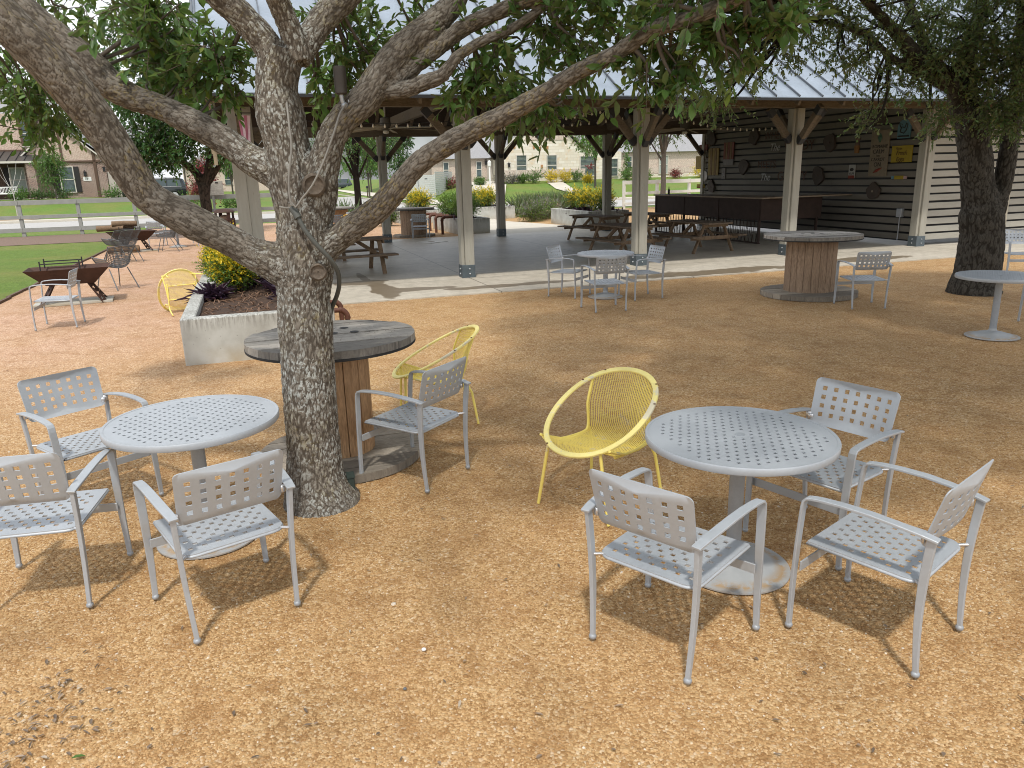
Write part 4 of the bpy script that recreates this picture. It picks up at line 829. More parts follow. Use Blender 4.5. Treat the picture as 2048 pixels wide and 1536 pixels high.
foliage("leaf_sprays", seen, .070, .46, 12, M['leaf_oak'], oak, tmat=M['twig'], length=.26, shell=.45, droop=.10)
sub_branches(SK, seen, "branchlets", M['bark_small'], oak, .010)
hang = [loc_(blob(*a)) for a in ((30, 190, 6.6, 40, 50, 36), (75, 190, 6.8, 60, 60, 70), (100, 240, 6.9, 45, 40, 44), (30, 150, 6.5, 70, 50, 40), (130, 60, 6.2, 70, 40, 36), (60, 20, 6.0, 80, 30, 30), (190, 20, 6.2, 70, 28, 24), (120, 190, 6.6, 40, 40, 16))]
foliage("leaf_sprays", [(*h[:6], int(h[6]*.8)) for h in hang], .066, .46, 12, M['leaf_oak'], oak, tmat=M['twig'], length=.28, droop=.3)
sub_branches(SK, hang, "branchlets", M['bark_small'], oak, .012)
# the crown above the frame, which shades the ground
def crown_blobs(n, box, size, tw):
    out = []
    for _ in range(n):
        s = random.uniform(*size); out.append((random.uniform(box[0], box[1]), random.uniform(box[2], box[3]), random.uniform(box[4], box[5]), s, s, s*.55, int(tw*s*s)))
    return out
up = []
def over(gx, gy, r, z, tw):   # a leaf mass at height z whose shadow falls round ground point (gx,gy)
    k = z/math.tan(SUN_EL); tw *= 1.55; tw *= 1.0; up.append((gx+_sdir.x/math.hypot(_sdir.x, _sdir.y)*k-ox, gy+_sdir.y/math.hypot(_sdir.x, _sdir.y)*k-oy, z, r, r, r*.5, int(tw*r*r)))
random.seed(5)
for gx, gy, r, z, tw in ((.4, 5.6, .8, 4.4, 62), (1.5, 5.2, .8, 4.5, 60), (.9, 6.6, .9, 4.6, 75), (2.3, 6.1, .9, 4.6, 75), (2.0, 7.4, 1.0, 4.8, 75), (.2, 7.6, .9, 4.8, 60), (3.4, 7.0, 1.0, 4.7, 75), (3.2, 8.6, 1.1, 5.0, 60), (1.2, 8.8, .9, 5.0, 55), (3.2, 5.3, .8, 4.4, 60), (4.6, 6.2, .9, 4.6, 60), (4.6, 8.0, 1.0, 4.9, 60),
                         (.35, 4.5, .5, 4.3, 60), (1.9, 4.4, .55, 4.3, 62), (2.8, 4.3, .5, 4.3, 50), (-.5, 6.1, .6, 4.5, 65), (-1.8, 5.6, .55, 4.5, 55), (-2.9, 5.9, .55, 4.6, 50), (-1.2, 4.0, .33, 4.3, 60), (-2.2, 6.9, .6, 4.8, 45), (-1.0, 7.6, .6, 4.8, 50), (.3, 3.2, .22, 4.2, 60), (-.35, 3.5, .25, 4.2, 60), (1.35, 2.75, .18, 4.2, 60), (-2.3, 3.1, .25, 4.2, 55), (.9, 3.75, .3, 4.2, 60), (.05, 2.65, .16, 4.2, 70), (2.6, 3.3, .25, 4.2, 50), (-.95, 2.55, .18, 4.2, 60)):
    up.append((0, 0, 0, 0, 0, 0, 0)); up.pop(); over(gx, gy, r, z, tw)
for gx in np.arange(.2, 4.6, .72):
    for gy in np.arange(4.9, 10.4, .75):
        if random.random() < .88: over(gx+random.uniform(-.3, .3), gy+random.uniform(-.3, .3), random.uniform(.5, .8), 4.3+.10*gy+random.uniform(0, .5), 62)
foliage("upper_crown", up, .085, .45, 12, M['leaf_oak'], oak, tmat=M['twig'], length=.38, shell=.5)
sub_branches(SK, up, "branchlets", M['bark_small'], oak, .014, zmin=2.6)

# ---- the dark live oak at the right
def placed_tree(name, label, base, limbs, blobs, leafL, ratio, nl, lm, bm_, vox, plate, depth, length, group=None, r0=.02, flare=.08, shell=.35):
    t = thing(name, label, "tree", (base[0], base[1], 0), 0, group)
    L_ = {k: [(x-base[0], y-base[1], z, r) for x, y, z, r in v] for k, v in limbs.items()}
    b, sk = bark_body("trunk", L_, bm_, t, vox, plate, depth, flare=flare, step=.06)
    B = [(q[0]-base[0], q[1]-base[1], *q[2:]) for q in blobs]
    foliage("crown", B, leafL, ratio, nl, lm, t, tmat=M['twig'], length=length, shell=shell, droop=.12); sub_branches(sk, B, "branchlets", M['bark_small'] if bm_ is not M['bark_live'] else M['bark_live'], t, r0)
    return t
rb = [blob(*a[:5], int(a[5]*(2.3 if a[0] > 1850 else (1.0 if a[1] > 50 else 1.8)))) for a in ((1720, 60, 11.0, 90, 55, 70), (1640, 30, 10.8, 80, 40, 50), (1800, 40, 11.3, 90, 55, 70), (1880, 60, 11.6, 80, 60, 60), (1980, 60, 11.6, 90, 70, 110), (2030, 150, 11.3, 60, 80, 90), (1990, 190, 11.2, 45, 60, 60), (1960, 110, 11.2, 50, 40, 40),
    (1730, 130, 10.9, 70, 40, 50), (1790, 165, 11.0, 60, 35, 40), (1840, 130, 11.2, 55, 40, 34), (1690, 100, 10.8, 60, 30, 28), (1760, 215, 11.0, 28, 26, 14), (1730, 240, 10.9, 16, 22, 8), (1880, 240, 11.2, 30, 34, 22), (1830, 180, 11.1, 45, 25, 18), (2020, 240, 11.1, 40, 30, 30), (1890, 120, 11.2, 40, 50, 34),
    (1600, 70, 10.8, 60, 45, 40), (1540, 110, 10.7, 60, 40, 34), (1470, 150, 10.6, 55, 40, 44), (1420, 190, 10.6, 45, 30, 36), (1380, 215, 10.6, 30, 22, 16), (1450, 210, 10.6, 30, 22, 16), (1520, 60, 10.6, 70, 40, 34), (1420, 60, 10.5, 60, 60, 40), (1340, 30, 10.4, 60, 40, 30), (1360, 130, 10.6, 40, 40, 20), (1560, 20, 10.5, 70, 40, 30),
    (1800, -60, 10.8, 200, 60, 80), (1600, -60, 10.4, 150, 60, 60), (2060, -40, 11.0, 120, 80, 80), (2110, 100, 10.8, 60, 100, 60))]
rb += [(7.2, 10.0, 5.6, 1.6, 1.4, .8, 130), (5.6, 9.6, 5.4, 1.4, 1.2, .7, 120), (8.2, 8.6, 5.2, 1.3, 1.2, .7, 90), (6.6, 8.0, 5.4, 1.3, 1.1, .7, 90), (3.9, 8.8, 5.2, 1.0, .9, .6, 60), (9.0, 11.0, 5.8, 1.4, 1.4, .8, 90)]
for gx in np.arange(.3, 10.5, .84):  # unseen leaf masses added to this crown to shade the middle ground
    for gy in np.arange(6.6, 14.9, .84):
        if (gx > 3 or gy > 9.6) and random.random() < .93:
            z_ = max(4.9+random.uniform(0, .9), 2.3+.27*(gy-2.6)+.5); k_ = z_/math.tan(SUN_EL); r_ = random.uniform(.6, .95); rb.append((gx+random.uniform(-.3, .3), gy-k_+random.uniform(-.3, .3), z_, r_, r_, r_*.5, int(260*r_*r_)))
placed_tree("live_oak_tree", "dark barked live oak forking low at the right edge before the slatted wall", (7.34, 11.9), LIMBS['t2'], rb, .055, .47, 13, M['leaf_live'], M['bark_live'], .018, .045, .013, .30)
# ---- dark oak on the left beyond the first planter
db = [blob(*a[:5], int(a[5]*2.6)) for a in ((300, 110, 30.5, 55, 50, 75), (350, 160, 30.5, 60, 50, 80), (300, 210, 30.0, 50, 40, 60), (355, 250, 30.0, 50, 35, 50), (285, 270, 30.0, 45, 30, 50), (320, 300, 30.0, 40, 24, 40), (300, 325, 30, 32, 14, 22), (350, 325, 29.8, 28, 12, 16), (440, 300, 30.5, 25, 25, 20), (370, 295, 30.0, 28, 22, 22), (395, 110, 31, 50, 70, 70), (400, 200, 31, 40, 60, 60), (430, 260, 31, 30, 35, 36), (350, 60, 31, 70, 40, 60), (260, 60, 31, 50, 40, 45), (250, 180, 30.2, 35, 45, 34))]
placed_tree("dark_oak_tree", "dense dark oak on the left with a low fork, beside the rail fence", (-12.5, 31.0), LIMBS['dt'], db, .14, .5, 12, M['leaf_dark'], M['bark_dark'], .05, .10, .02, .6, r0=.03, flare=.2)
# ---- smaller trees farther off
def far_tree(name, label, u, v, h, trunk_h, r, leafL, lm, group=None, n=9, tw=60, r0=.09, lean=0., z0=None):
    z = terrain(u, v) if z0 is None else z0; x, y, _ = W(u, v); t = thing(name, label, "tree", (x, y, z), random.uniform(0, 6.28), group)
    m = MB(); top = trunk_h
    q = bez([(0, 0, -.15, r0*1.25), (lean*.3, .02, top*.5, r0), (lean, .0, top, r0*.9), (lean*1.2, .05, top+(h-top)*.55, r0*.5), (lean*1.3, 0, h*.93, r0*.15)], .25); m.tube([tuple(a[:3]) for a in q], list(q[:, 3]), 9)
    B = []
    for k in range(n):
        a = 6.28*k/n+random.uniform(-.3, .3); f = random.uniform(.1, 1); zz = top+(h-top)*(.12+.72*f); rr = r*(.75-.45*f)*random.uniform(.5, 1.05); c = (lean+rr*math.cos(a), rr*math.sin(a), zz); s = r*random.uniform(.36, .52)
        B.append((*c, s, s, s*.75, int(tw*random.uniform(.8, 1.2)))); m.tube([(lean*.9, 0, top*random.uniform(.8, 1.05)), (c[0]*.5, c[1]*.5, (top+zz)/2+.1), c], [r0*.45, r0*.28, r0*.08], 6)
    B.append((lean, 0, h-r*.4, r*.5, r*.5, r*.4, tw))
    m.build("trunk", M['bark_small'] if lm is not M['leaf_dark'] else M['bark_dark'], t, 60); foliage("crown", B, leafL, .5, 10, lm, t, tmat=M['twig'], length=.55, shell=.4); return t
# ================================================================== THE PAVILION
pav = thing("pavilion", "open timber pavilion with grey standing seam metal roof, braced posts and a slatted end wall", "pavilion", (GO[0], GO[1], 0), GA)
UL, UR, VF, VB, EZ, PIT = -4.72, 26.0, -1.45, 11.2, 3.37, .60
VR = (VF+VB)/2; RZ = EZ+PIT*(VR-VF)
m = MB()
for (v0, z0, v1, z1) in ((VF, EZ, VR, RZ), (VB, EZ, VR, RZ)):
    m.add([(UL, v0, z0+.03), (UR, v0, z0+.03), (UR, v1, z1+.03), (UL, v1, z1+.03)], [(0, 1, 2, 3)])
    m.add([(UL, v0, z0), (UR, v0, z0), (UR, v0, z0+.03), (UL, v0, z0+.03)], [(0, 1, 2, 3)])
roof = m.build("roof", M['roof'], pav)
m = MB(); u = UL+.06
while u < UR:
    m.bar((u, VF-.01, EZ+.045), (u, VR, RZ+.045), .022, .045); m.bar((u, VB+.01, EZ+.045), (u, VR, RZ+.045), .022, .045); u += .572
m.bar((UL, VR, RZ+.05), (UR, VR, RZ+.05), .3, .05); m.bar((UL+.0, VF, EZ+.02), (UL, VR, RZ+.02), .05, .10); m.bar((UL, VB, EZ+.02), (UL, VR, RZ+.02), .05, .10)
m.build("seam", M['seam'], roof)
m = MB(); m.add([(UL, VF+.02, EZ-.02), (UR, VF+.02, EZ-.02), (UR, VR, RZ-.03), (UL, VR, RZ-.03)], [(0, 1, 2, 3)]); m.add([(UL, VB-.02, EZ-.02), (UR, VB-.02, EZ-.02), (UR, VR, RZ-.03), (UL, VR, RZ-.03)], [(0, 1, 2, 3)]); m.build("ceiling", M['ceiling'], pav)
m = MB(); m.bar((UL, VF, EZ-.012), (UR, VF, EZ-.012), .03, .05); m.bar((UL, VB, EZ-.012), (UR, VB, EZ-.012), .03, .05); m.build("drip_edge", M['black'], pav)
# rafters, each its own piece
rp = {sg: MB().bar((0, v0, EZ+PIT*.12-.12), (0, VR, RZ-.13), .06, .16).build("rafter", M['beam'], pav) for sg, v0 in ((1, VF+.12), (-1, VB-.12))}
for k in range(26):
    for sg in (1, -1):
        r = rp[sg] if k == 0 else rp[sg].copy()
        if k: col.objects.link(r)
        r.parent = pav; r.location = (UL+.22+k*1.14, 0, 0)
PZ = 3.30
def beam(name, p, q, w_, h, mt=None): return MB().bar(p, q, w_, h).build(name, mt or M['beam'], pav, bev=.006)
beam("eave_beam", (UL+.25, -.80, 3.555), (UR, -.80, 3.555), .12, .18, M['beam'])
beam("front_beam", (UL+.35, 0, PZ+.14), (UR, 0, PZ+.14), .16, .26); beam("back_beam", (UL+.35, 9.75, PZ+.12), (14.5, 9.75, PZ+.12), .18, .30)
beam("end_beam", (-4.15, -.9, PZ+.14), (-4.15, 10.6, PZ+.14), .16, .24, M['fascia']); beam("ridge_beam", (UL, VR, RZ-.32), (UR, VR, RZ-.32), .14, .3)
for k, u in enumerate((-4.05, -.0, 3.95, 7.9)): beam("tie_beam", (u, .0, PZ+.24), (u, 9.75, PZ+.24), .12, .24)
# soffit box on the left end
m = MB(); m.box((-4.55, -.75, PZ-.35), (.06, .10, 1.3)); m.box((-4.35, -.80, PZ+.10), (.5, .05, .20)); m.box((-4.35, -.75, PZ-.75), (.5, .05, .14)); m.build("end_bracing", M['fascia'], pav)
def post(u, v, wd, dirs, bracket=True, zt=PZ):
    p = MB()
    if wd > .35: p.box((-wd*.25, 0, zt/2), (wd*.5-.004, .26, zt)); p.box((wd*.25, .02, zt/2), (wd*.5-.004, .26, zt))
    else: p.box((.035, 0, zt/2), (wd-.07, wd, zt)); p.box((-wd/2+.033, .02, zt/2), (.066, wd-.05, zt))
    o = p.build("post", M['post'], pav, bev=.006); o.location = (u, v, 0)
    if bracket: MB().box((0, 0, .135), (wd+.018, wd+.018 if wd < .35 else .29, .27)).build("base_bracket", M['bracket'], o, bev=.004)
    if bracket:
        b = MB()
        for z in (.09, .19): b.sphere((.02, -wd/2-.012, z), .018, 8, 5); b.sphere((-wd/2-.012, 0, z), .018, 8, 5)
        b.build("bolt", M['galv'], o)
    for dx, dy, L in dirs:
        st = MB(); d = Vector((dx, dy, 0)); a = d*.12+Vector((0, 0, zt-L)); e = d*(.10+L*.92)+Vector((0, 0, zt+.0)); st.bar(a, e, .10, .14); br = st.build("brace", M['beam'], o, bev=.005)
        dd = (e-a).normalized(); MB().bar(a+dd*.02, a+dd*.17, .112, .152).build("steel_plate", M['black'], br); MB().bar(e-dd*.20, e-dd*.02, .112, .152).build("steel_plate", M['black'], br)
    return o
for u in (-4.10, 0, 3.95, 7.9): post(u, 0, .26 if u > -4 else .42, ((1, 0, .72), (-1, 0, .72), (0, -1, .75), (0, 1, .6)) if u > -4 else ((1, 0, .72), (0, 1, .6), (0, -1, .6)))
post(11.85, 0, .26, ((-1, 0, .72), (0, -1, .7)))
for u in (-4.1, .05, 3.95, 7.9): post(u, 9.75, .25, ((1, 0, .75), (-1, 0, .75), (0, -1, .7)))
post(11.85, 9.75, .2, ((-1, 0, .75), (0, -1, .6)))
# slatted walls (individual boards with open gaps, one mesh per wall)
def slat_wall(p0, p1, z0, z1, inward, name, mt):
    d = Vector((p1[0]-p0[0], p1[1]-p0[1], 0)); L = d.length; d.normalize(); m = MB(); z = z0
    while z < z1:
        s = 0.0
        while s < L-.01:
            l = min(random.choice((2.4, 3.0, 3.6)), L-s); a = Vector((p0[0], p0[1], 0))+d*(s+.002); b = Vector((p0[0], p0[1], 0))+d*(s+l-.002); zz = z+.085+random.uniform(-.003, .003)
            off = Vector((inward[0], inward[1], 0))*random.uniform(0, .004); m.bar(a+off+Vector((0, 0, zz)), b+off+Vector((0, 0, zz+random.uniform(-.003, .003))), .022, .146); s += l
        z += .194
    return m.build(name, mt, pav, bev=.002)
slat_wall((11.84, .16), (11.84, 9.65), .14, 4.6, (-1, 0), "slat_wall", M['slat_shaded']); slat_wall((12.02, 0.02), (26, .02), .14, 3.1, (0, -1), "slat_wall", M['slat'])
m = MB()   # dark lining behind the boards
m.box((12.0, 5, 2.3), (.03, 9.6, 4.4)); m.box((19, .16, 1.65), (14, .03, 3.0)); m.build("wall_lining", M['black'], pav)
m = MB(); m.box((13.68, -.02, 1.1), (.10, .06, 2.2)); m.box((14.75, -.02, 1.1), (.10, .06, 2.2)); m.build("door_frame", M['slat_trim'], pav)
# things fixed to the walls
def on_wall(name, label, cat, v, z, group=None):   # local x runs along the wall towards the viewer, local -y looks into the pavilion
    x, y, _ = W(11.80, v); return thing(name, label, cat, (x, y, z), GA-math.pi/2, group)
bx = thing("junction_box", "small grey electrical box on a conduit low beside the pavilion's corner post", "electrical box", W(11.79, .55, .82), GA-math.pi/2); MB().box((0, 0, 0), (.17, .10, .22)).build("housing", M['galv'], bx, bev=.008); MB().tube([(0, .0, -.11), (0, .0, -.55), (.02, -.03, -.68)], .013, 8).build("conduit", M['galv'], bx)
bx = thing("electrical_panel", "grey electrical cabinet on the pale slatted wall at the right edge", "electrical box", W(16.75, -.08, 2.0), GA); MB().box((0, 0, 0), (.34, .14, .75)).build("cabinet", M['galv'], bx, bev=.01); MB().box((0, -.074, 0), (.28, .008, .66)).build("cover", M['galv'], bx, bev=.004); MB().tube([(0, 0, -.37), (0, 0, -1.7)], .028, 8).build("conduit", M['galv'], bx)
bx = thing("outlet_box", "small pale outlet box at the foot of the slatted wall by the right edge", "electrical box", W(16.9, -.08, .55), GA); MB().box((0, 0, 0), (.14, .09, .22)).build("housing", M['plate'], bx, bev=.008); MB().box((0, -.05, 0), (.10, .012, .16)).build("lid", M['galv'], bx)
# painted signs
FR = Matrix(((1, 0, 0, 0), (0, 0, -1, 0), (0, 1, 0, 0), (0, 0, 0, 1)))   # text plane x,y -> x,z facing -y
def txt(par, name, body, size, mt, x, z, y=-.022, shear=0.0, sx=1.0): 
    Mx = Matrix.Translation((x, y, z)) @ FR @ Matrix.Diagonal((sx, 1, 1, 1)); return text_mesh(name, body, size, mt, par, Mx, .002, shear)
C = lambda n, c: M.setdefault(n, simple(n, c, .7, .18, 10))
s = on_wall("wall_sign", "tall tan board sign reading ROMAINE CALM AND CARROT ON", "sign", 1.46, 2.32); MB().box((0, 0, 0), (.62, .03, 1.17)).build("board", C("tan_board", (.20, .165, .115)), s, bev=.004)
dk = C("sign_black", (.03, .028, .025))
for body, sz, z in (("ROMAINE", .118, .17), ("CALM", .15, .04), ("AND", .06, -.065), ("CARROT", .118, -.16), ("ON", .155, -.29)): txt(s, "lettering", body, sz, dk, -.01 if body != "ROMAINE" else .02, z)
m = MB()
for k in range(7): a = R_(-38+k*12.7); m.tube([(0, -.02, .28), (.05*math.sin(a)*1.2, -.022, .40), (.075*math.sin(a), -.022, .50-.02*abs(k-3))], [.02, .034, .012], 6)
m.build("lettuce_emblem", C("sign_green", (.05, .11, .075)), s)
MB().tube([(-.13, -.02, -.49), (-.03, -.022, -.445), (.08, -.022, -.40)], [.008, .038, .03], 8).build("carrot_emblem", C("sign_red", (.20, .04, .025)), s); MB().tube([(.08, -.02, -.40), (.15, -.02, -.37)], [.02, .006], 6).build("carrot_top", C("sign_red", (.20, .04, .025)), s)
s = on_wall("wall_sign", "square yellow sign with dark hand lettering reading Fresh Eggs", "sign", .71, 2.28); yb = C("sign_yellow", (.30, .225, .02)); MB().box((0, 0, 0), (.66, .025, .41)).build("board", yb, s, bev=.004); br_ = C("sign_brown", (.09, .05, .015)); txt(s, "lettering", "Farm", .09, br_, -.1, .13, shear=.3); txt(s, "lettering", "Fresh", .16, br_, -.0, .02, shear=.3); txt(s, "lettering", "Eggs", .15, br_, -.03, -.13, shear=.3)
s = on_wall("wall_sign", "pale blue dome topped sign with a dark line drawing under the eave", "sign", .71, 2.88)
ol = [(-.2, -.22), (.2, -.22)]+[(.21*math.cos(R_(a)), .03+.21*math.sin(R_(a))) for a in range(0, 181, 15)]; MB().prism(ol, lambda p: (p[0], .012, p[1]), lambda p: (p[0], -.012, p[1])).build("board", C("sign_blue", (.10, .20, .24)), s)
m = MB(); m.tube([(-.12, -.016, -.06), (-.08, -.016, .06), (.02, -.016, .03), (.06, -.016, .14), (.11, -.016, .12), (.08, -.016, -.02), (.0, -.016, -.10), (-.12, -.016, -.06)], .012, 6); m.tube([(-.12, -.016, .05), (-.15, -.016, .14), (-.06, -.016, .12)], .010, 6); m.tube([(-.17, -.016, -.17), (.17, -.016, -.17)], .018, 6); m.build("emblem", dk, s)
s = on_wall("wall_sign", "narrow white sign with dark oval and red foot hung left of the tall tan board", "sign", 2.38, 1.87); MB().box((0, 0, 0), (.25, .02, .36)).build("board", C("sign_white", (.34, .34, .32)), s, bev=.01); MB().lathe([(.07, -.004), (.07, .004)], 20).build("oval_emblem", dk, s).matrix_local = Matrix.Translation((0, -.014, .05)) @ Matrix.Rotation(R_(90), 4, 'X') @ Matrix.Diagonal((1, .6, 1, 1)); MB().box((0, -.006, -.145), (.22, .016, .08)).build("foot_strip", C("sign_red", (.20, .04, .025)), s); txt(s, "lettering", "YUM", .09, dk, 0, -.06, -.013)
s = on_wall("wall_sign", "long low sign with blue and pink ends and a yellow middle", "sign", .72, 1.70); MB().box((0, 0, 0), (.30, .02, .09)).build("board", yb, s); MB().box((-.20, .002, 0), (.10, .02, .075)).build("arrow_end", C("sign_blue", (.10, .20, .24)), s); MB().box((.20, .002, 0), (.10, .02, .075)).build("arrow_end", C("sign_pink", (.40, .27, .27)), s)
s = on_wall("wall_ornament", "brown and orange vegetable ornament left of the tall tan board", "wall ornament", 2.26, 2.53); MB().tube([(0, -.01, -.18), (0, -.015, -.06), (0, -.015, .02)], [.06, .075, .07], 8).build("root", C("ornament_orange", (.19, .095, .03)), s); MB().tube([(0, -.01, .02), (.0, -.012, .12), (.02, -.012, .22)], [.07, .05, .08], 8).build("top", C("ornament_brown", (.12, .08, .06)), s)
LOGS = "dark wood slices on the slatted wall"
for (v, z, r, lab) in ((9.24, 3.08, .24, "dark wood slice high at the wall's far end above the striped boards"), (6.83, 3.01, .26, "dark wood slice high on the wall just left of the word WHERE"), (3.31, 2.68, .25, "dark wood slice just right of the letters DY"), (3.67, 1.77, .26, "dark wood slice right of the letters TY"), (7.3, 2.09, .25, "dark wood slice left of the word MEETS"), (1.56, 3.23, .24, "dark wood slice above the tall tan board under the eave"), (1.51, 1.35, .22, "dark wood slice with a pale center below the tall tan board"), (9.17, 1.43, .22, "dark wood slice low on the wall above the bar's far end")):
    s = on_wall("wood_slice", lab, "wood slice", v, z, LOGS); ol = [(r*(1+.16*math.sin(2*a+v)+.08*math.sin(5*a+z*9))*math.cos(a)*.92, r*(1+.12*math.cos(3*a+v*5))*math.sin(a)) for a in [6.283*k/26 for k in range(26)]]
    MB().prism(ol, lambda p: (p[0], .0, p[1]), lambda p: (p[0]*.97, -.06, p[1]*.97)).build("slice", C("slice_bark", (.06, .045, .035)), s); MB().lathe([(.03, 0), (.03, .008)], 12).build("pith", C("slice_heart", (.22, .18, .13)) if abs(z-1.35) < .01 else C("slice_dark", (.08, .06, .045)), s).matrix_local = Matrix.Translation((0, -.062, 0)) @ Matrix.Rotation(R_(90), 4, 'X')
rustl = C("letter_rust", (.10, .055, .038)); wl_ = C("letter_white", (.42, .42, .41))
for body, v, z, sz, mt, sh, lab in (("WHERE", 5.75, 2.99, .33, rustl, 0, "rusty metal word WHERE high on the slatted wall left of the post"), ("The", 5.76, 2.64, .32, wl_, .35, "upper of two white script words The on the slatted wall"), ("WEEDY", 4.62, 2.64, .40, rustl, 0, "rusty metal word ending DY partly behind the post"), ("MEETS", 6.1, 2.12, .33, rustl, 0, "rusty reddish metal word MEETS left of the post"), ("The", 6.15, 1.73, .32, wl_, .35, "lower of two white script words The on the slatted wall"), ("GRITTY", 4.85, 1.75, .40, rustl, 0, "rusty metal word GRITTY crossed by the post above the bar")):
    s = on_wall("metal_word", lab, "lettering", v, z, "metal words on the slatted wall"); txt(s, "lettering", body, sz, mt, 0, 0, -.02, sh)
s = on_wall("corn_panel", "tall yellow and brown striped board panel at the wall's far end", "wall ornament", 9.11, 2.28)
for k in range(5): MB().box((-.26+.13*k, -.01-.004*(k % 2), .02*(k % 2)), (.115, .03, .92)).build("plank", C("corn_yellow", (.23, .165, .05)) if k % 2 == 0 else C("corn_brown", (.16, .10, .035)), s)
s = on_wall("striped_panel", "red striped board panel with grey foot beside the tall yellow striped panel", "wall ornament", 8.21, 2.55)
for k in range(5): MB().box((-.24+.12*k, -.01, .08), (.105, .03, .56)).build("plank", C("stripe_red", (.15, .045, .03)) if k % 2 == 0 else C("stripe_ochre", (.15, .09, .04)), s)
MB().box((.0, -.008, -.30), (.56, .03, .18)).build("foot_board", C("stripe_grey", (.17, .16, .15)), s)
s = on_wall("octagon_ornament", "red cross shaped patchwork ornament at the wall's far top corner", "wall ornament", 9.79, 2.78)
MB().box((0, -.01, 0), (.22, .03, .44)).build("upright", C("stripe_ochre", (.15, .09, .04)), s); MB().box((0, -.02, .02), (.52, .025, .2)).build("crosspiece", C("stripe_red", (.15, .045, .03)), s)
s = on_wall("yellow_plaque", "plain mustard plaque near the wall's far end", "sign", 10.1, 2.28); MB().box((0, 0, 0), (.33, .02, .46)).build("board", C("plaque_mustard", (.33, .24, .075)), s)
s = on_wall("oval_plaque", "pale oval plaque low at the wall's far end", "sign", 9.71, 1.81); MB().lathe([(.2, -.012), (.215, 0), (.2, .012)], 28).build("board", C("plaque_pale", (.45, .43, .40)), s).matrix_local = Matrix.Rotation(R_(90), 4, 'X') @ Matrix.Diagonal((1.1, .9, 1, 1))
s = on_wall("small_plaque", "small grey plaque with a dark figure right of the yellow striped panel", "sign", 8.48, 1.88); MB().box((0, 0, 0), (.22, .02, .36)).build("board", C("stripe_grey", (.17, .16, .15)), s); MB().tube([(-.05, -.014, -.1), (.0, -.014, .06), (.05, -.014, -.08)], .016, 6).build("figure_emblem", wl_, s)
s = on_wall("low_yellow_sign", "small yellow and red sign low at the wall's far end above the bar", "sign", 9.89, 1.44); MB().box((0, 0, 0), (.5, .02, .14)).build("board", yb, s); MB().box((0, -.012, -.04), (.44, .008, .04)).build("stripe", C("sign_red", (.20, .04, .025)), s)
# bar counter: rusty front on hairpin legs
bar_ = thing("bar_counter", "long rust fronted bar counter on thin zigzag legs in front of the slatted wall", "bar", W(9.05, 2.6), GA)
b = MB(); b.box((.45, 2.85, 1.235), (1.0, 5.9, .04)); b.box((1.5, -.02, 1.25), (2.6, .5, .035)); b.build("countertop", C("counter_wood", (.27, .21, .15)), bar_, bev=.005)
b = MB(); b.box((0, 2.86, .93), (.03, 5.75, .57)); b.box((1.0, .0, .93), (2.0, .03, .57)); b.build("front_panel", M['bar_rust'], bar_)
for i, (x, y) in enumerate(((0, .05), (0, 2.0), (0, 3.9), (0, 5.65), (1.9, .05))): MB().box((x, y, .6), (.06, .06, 1.2)).build("leg", M['bar_rust'], bar_)
b = MB()
for i in range(34): y0 = .08+i*.165; b.tube([(0, y0, .66), (0, y0+.08, .02), (0, y0+.165, .66)], .009, 4)
b.box((0, 2.85, .03), (.05, 5.7, .04)); b.build("zigzag_rods", M['bar_rust'], bar_)
b = thing("bottle", "small dark bottle standing near the bar counter's far left end", "bottle", W(9.3, 7.9, 1.255)); MB().lathe([(.035, 0), (.036, .14), (.014, .19), (.014, .25)], 12).build("glass_body", C("bottle_dark", (.02, .025, .02)), b, 50)
# ceiling fans
def fan():
    f = thing("ceiling_fan", "", "ceiling fan"); MB().tube([(0, 0, .28), (0, 0, 1.5)], .022, 8).build("downrod", M['post'], f); MB().lathe([(.04, .30), (.13, .27), (.14, .1), (.135, .08), (.11, .05), (.11, .0), (.07, -.03)], 20).build("motor", C("fan_bronze", (.10, .09, .075)), f, 50); MB().lathe([(.055, -.02), (.08, -.06), (.06, -.10), (.005, -.11)], 16).build("hub_cap", M['plate'], f, 50)
    for k in range(6):
        a = k*math.pi/3+.2; b = MB(); d = Vector((math.cos(a), math.sin(a), 0)); b.ribbon([d*.12+Vector((0, 0, .02)), d*.35+Vector((0, 0, .03)), d*.9+Vector((0, 0, .015)), d*1.45+Vector((0, 0, -.01))], [.07, .13, .15, .13], .012, (-math.sin(a), math.cos(a), .22)); b.build("blade", C("fan_blade", (.36, .32, .24)), f)
    return f
fn = fan(); place(fn, False, W(-.62, 4.9, 3.20), .3, "bronze ceiling fan with pale blades nearer the pavilion's left end", "ceiling fans in the pavilion"); place(fn, True, W(8.0, 4.9, 3.12), .9, "ceiling fan under the roof toward the slatted wall", "ceiling fans in the pavilion")
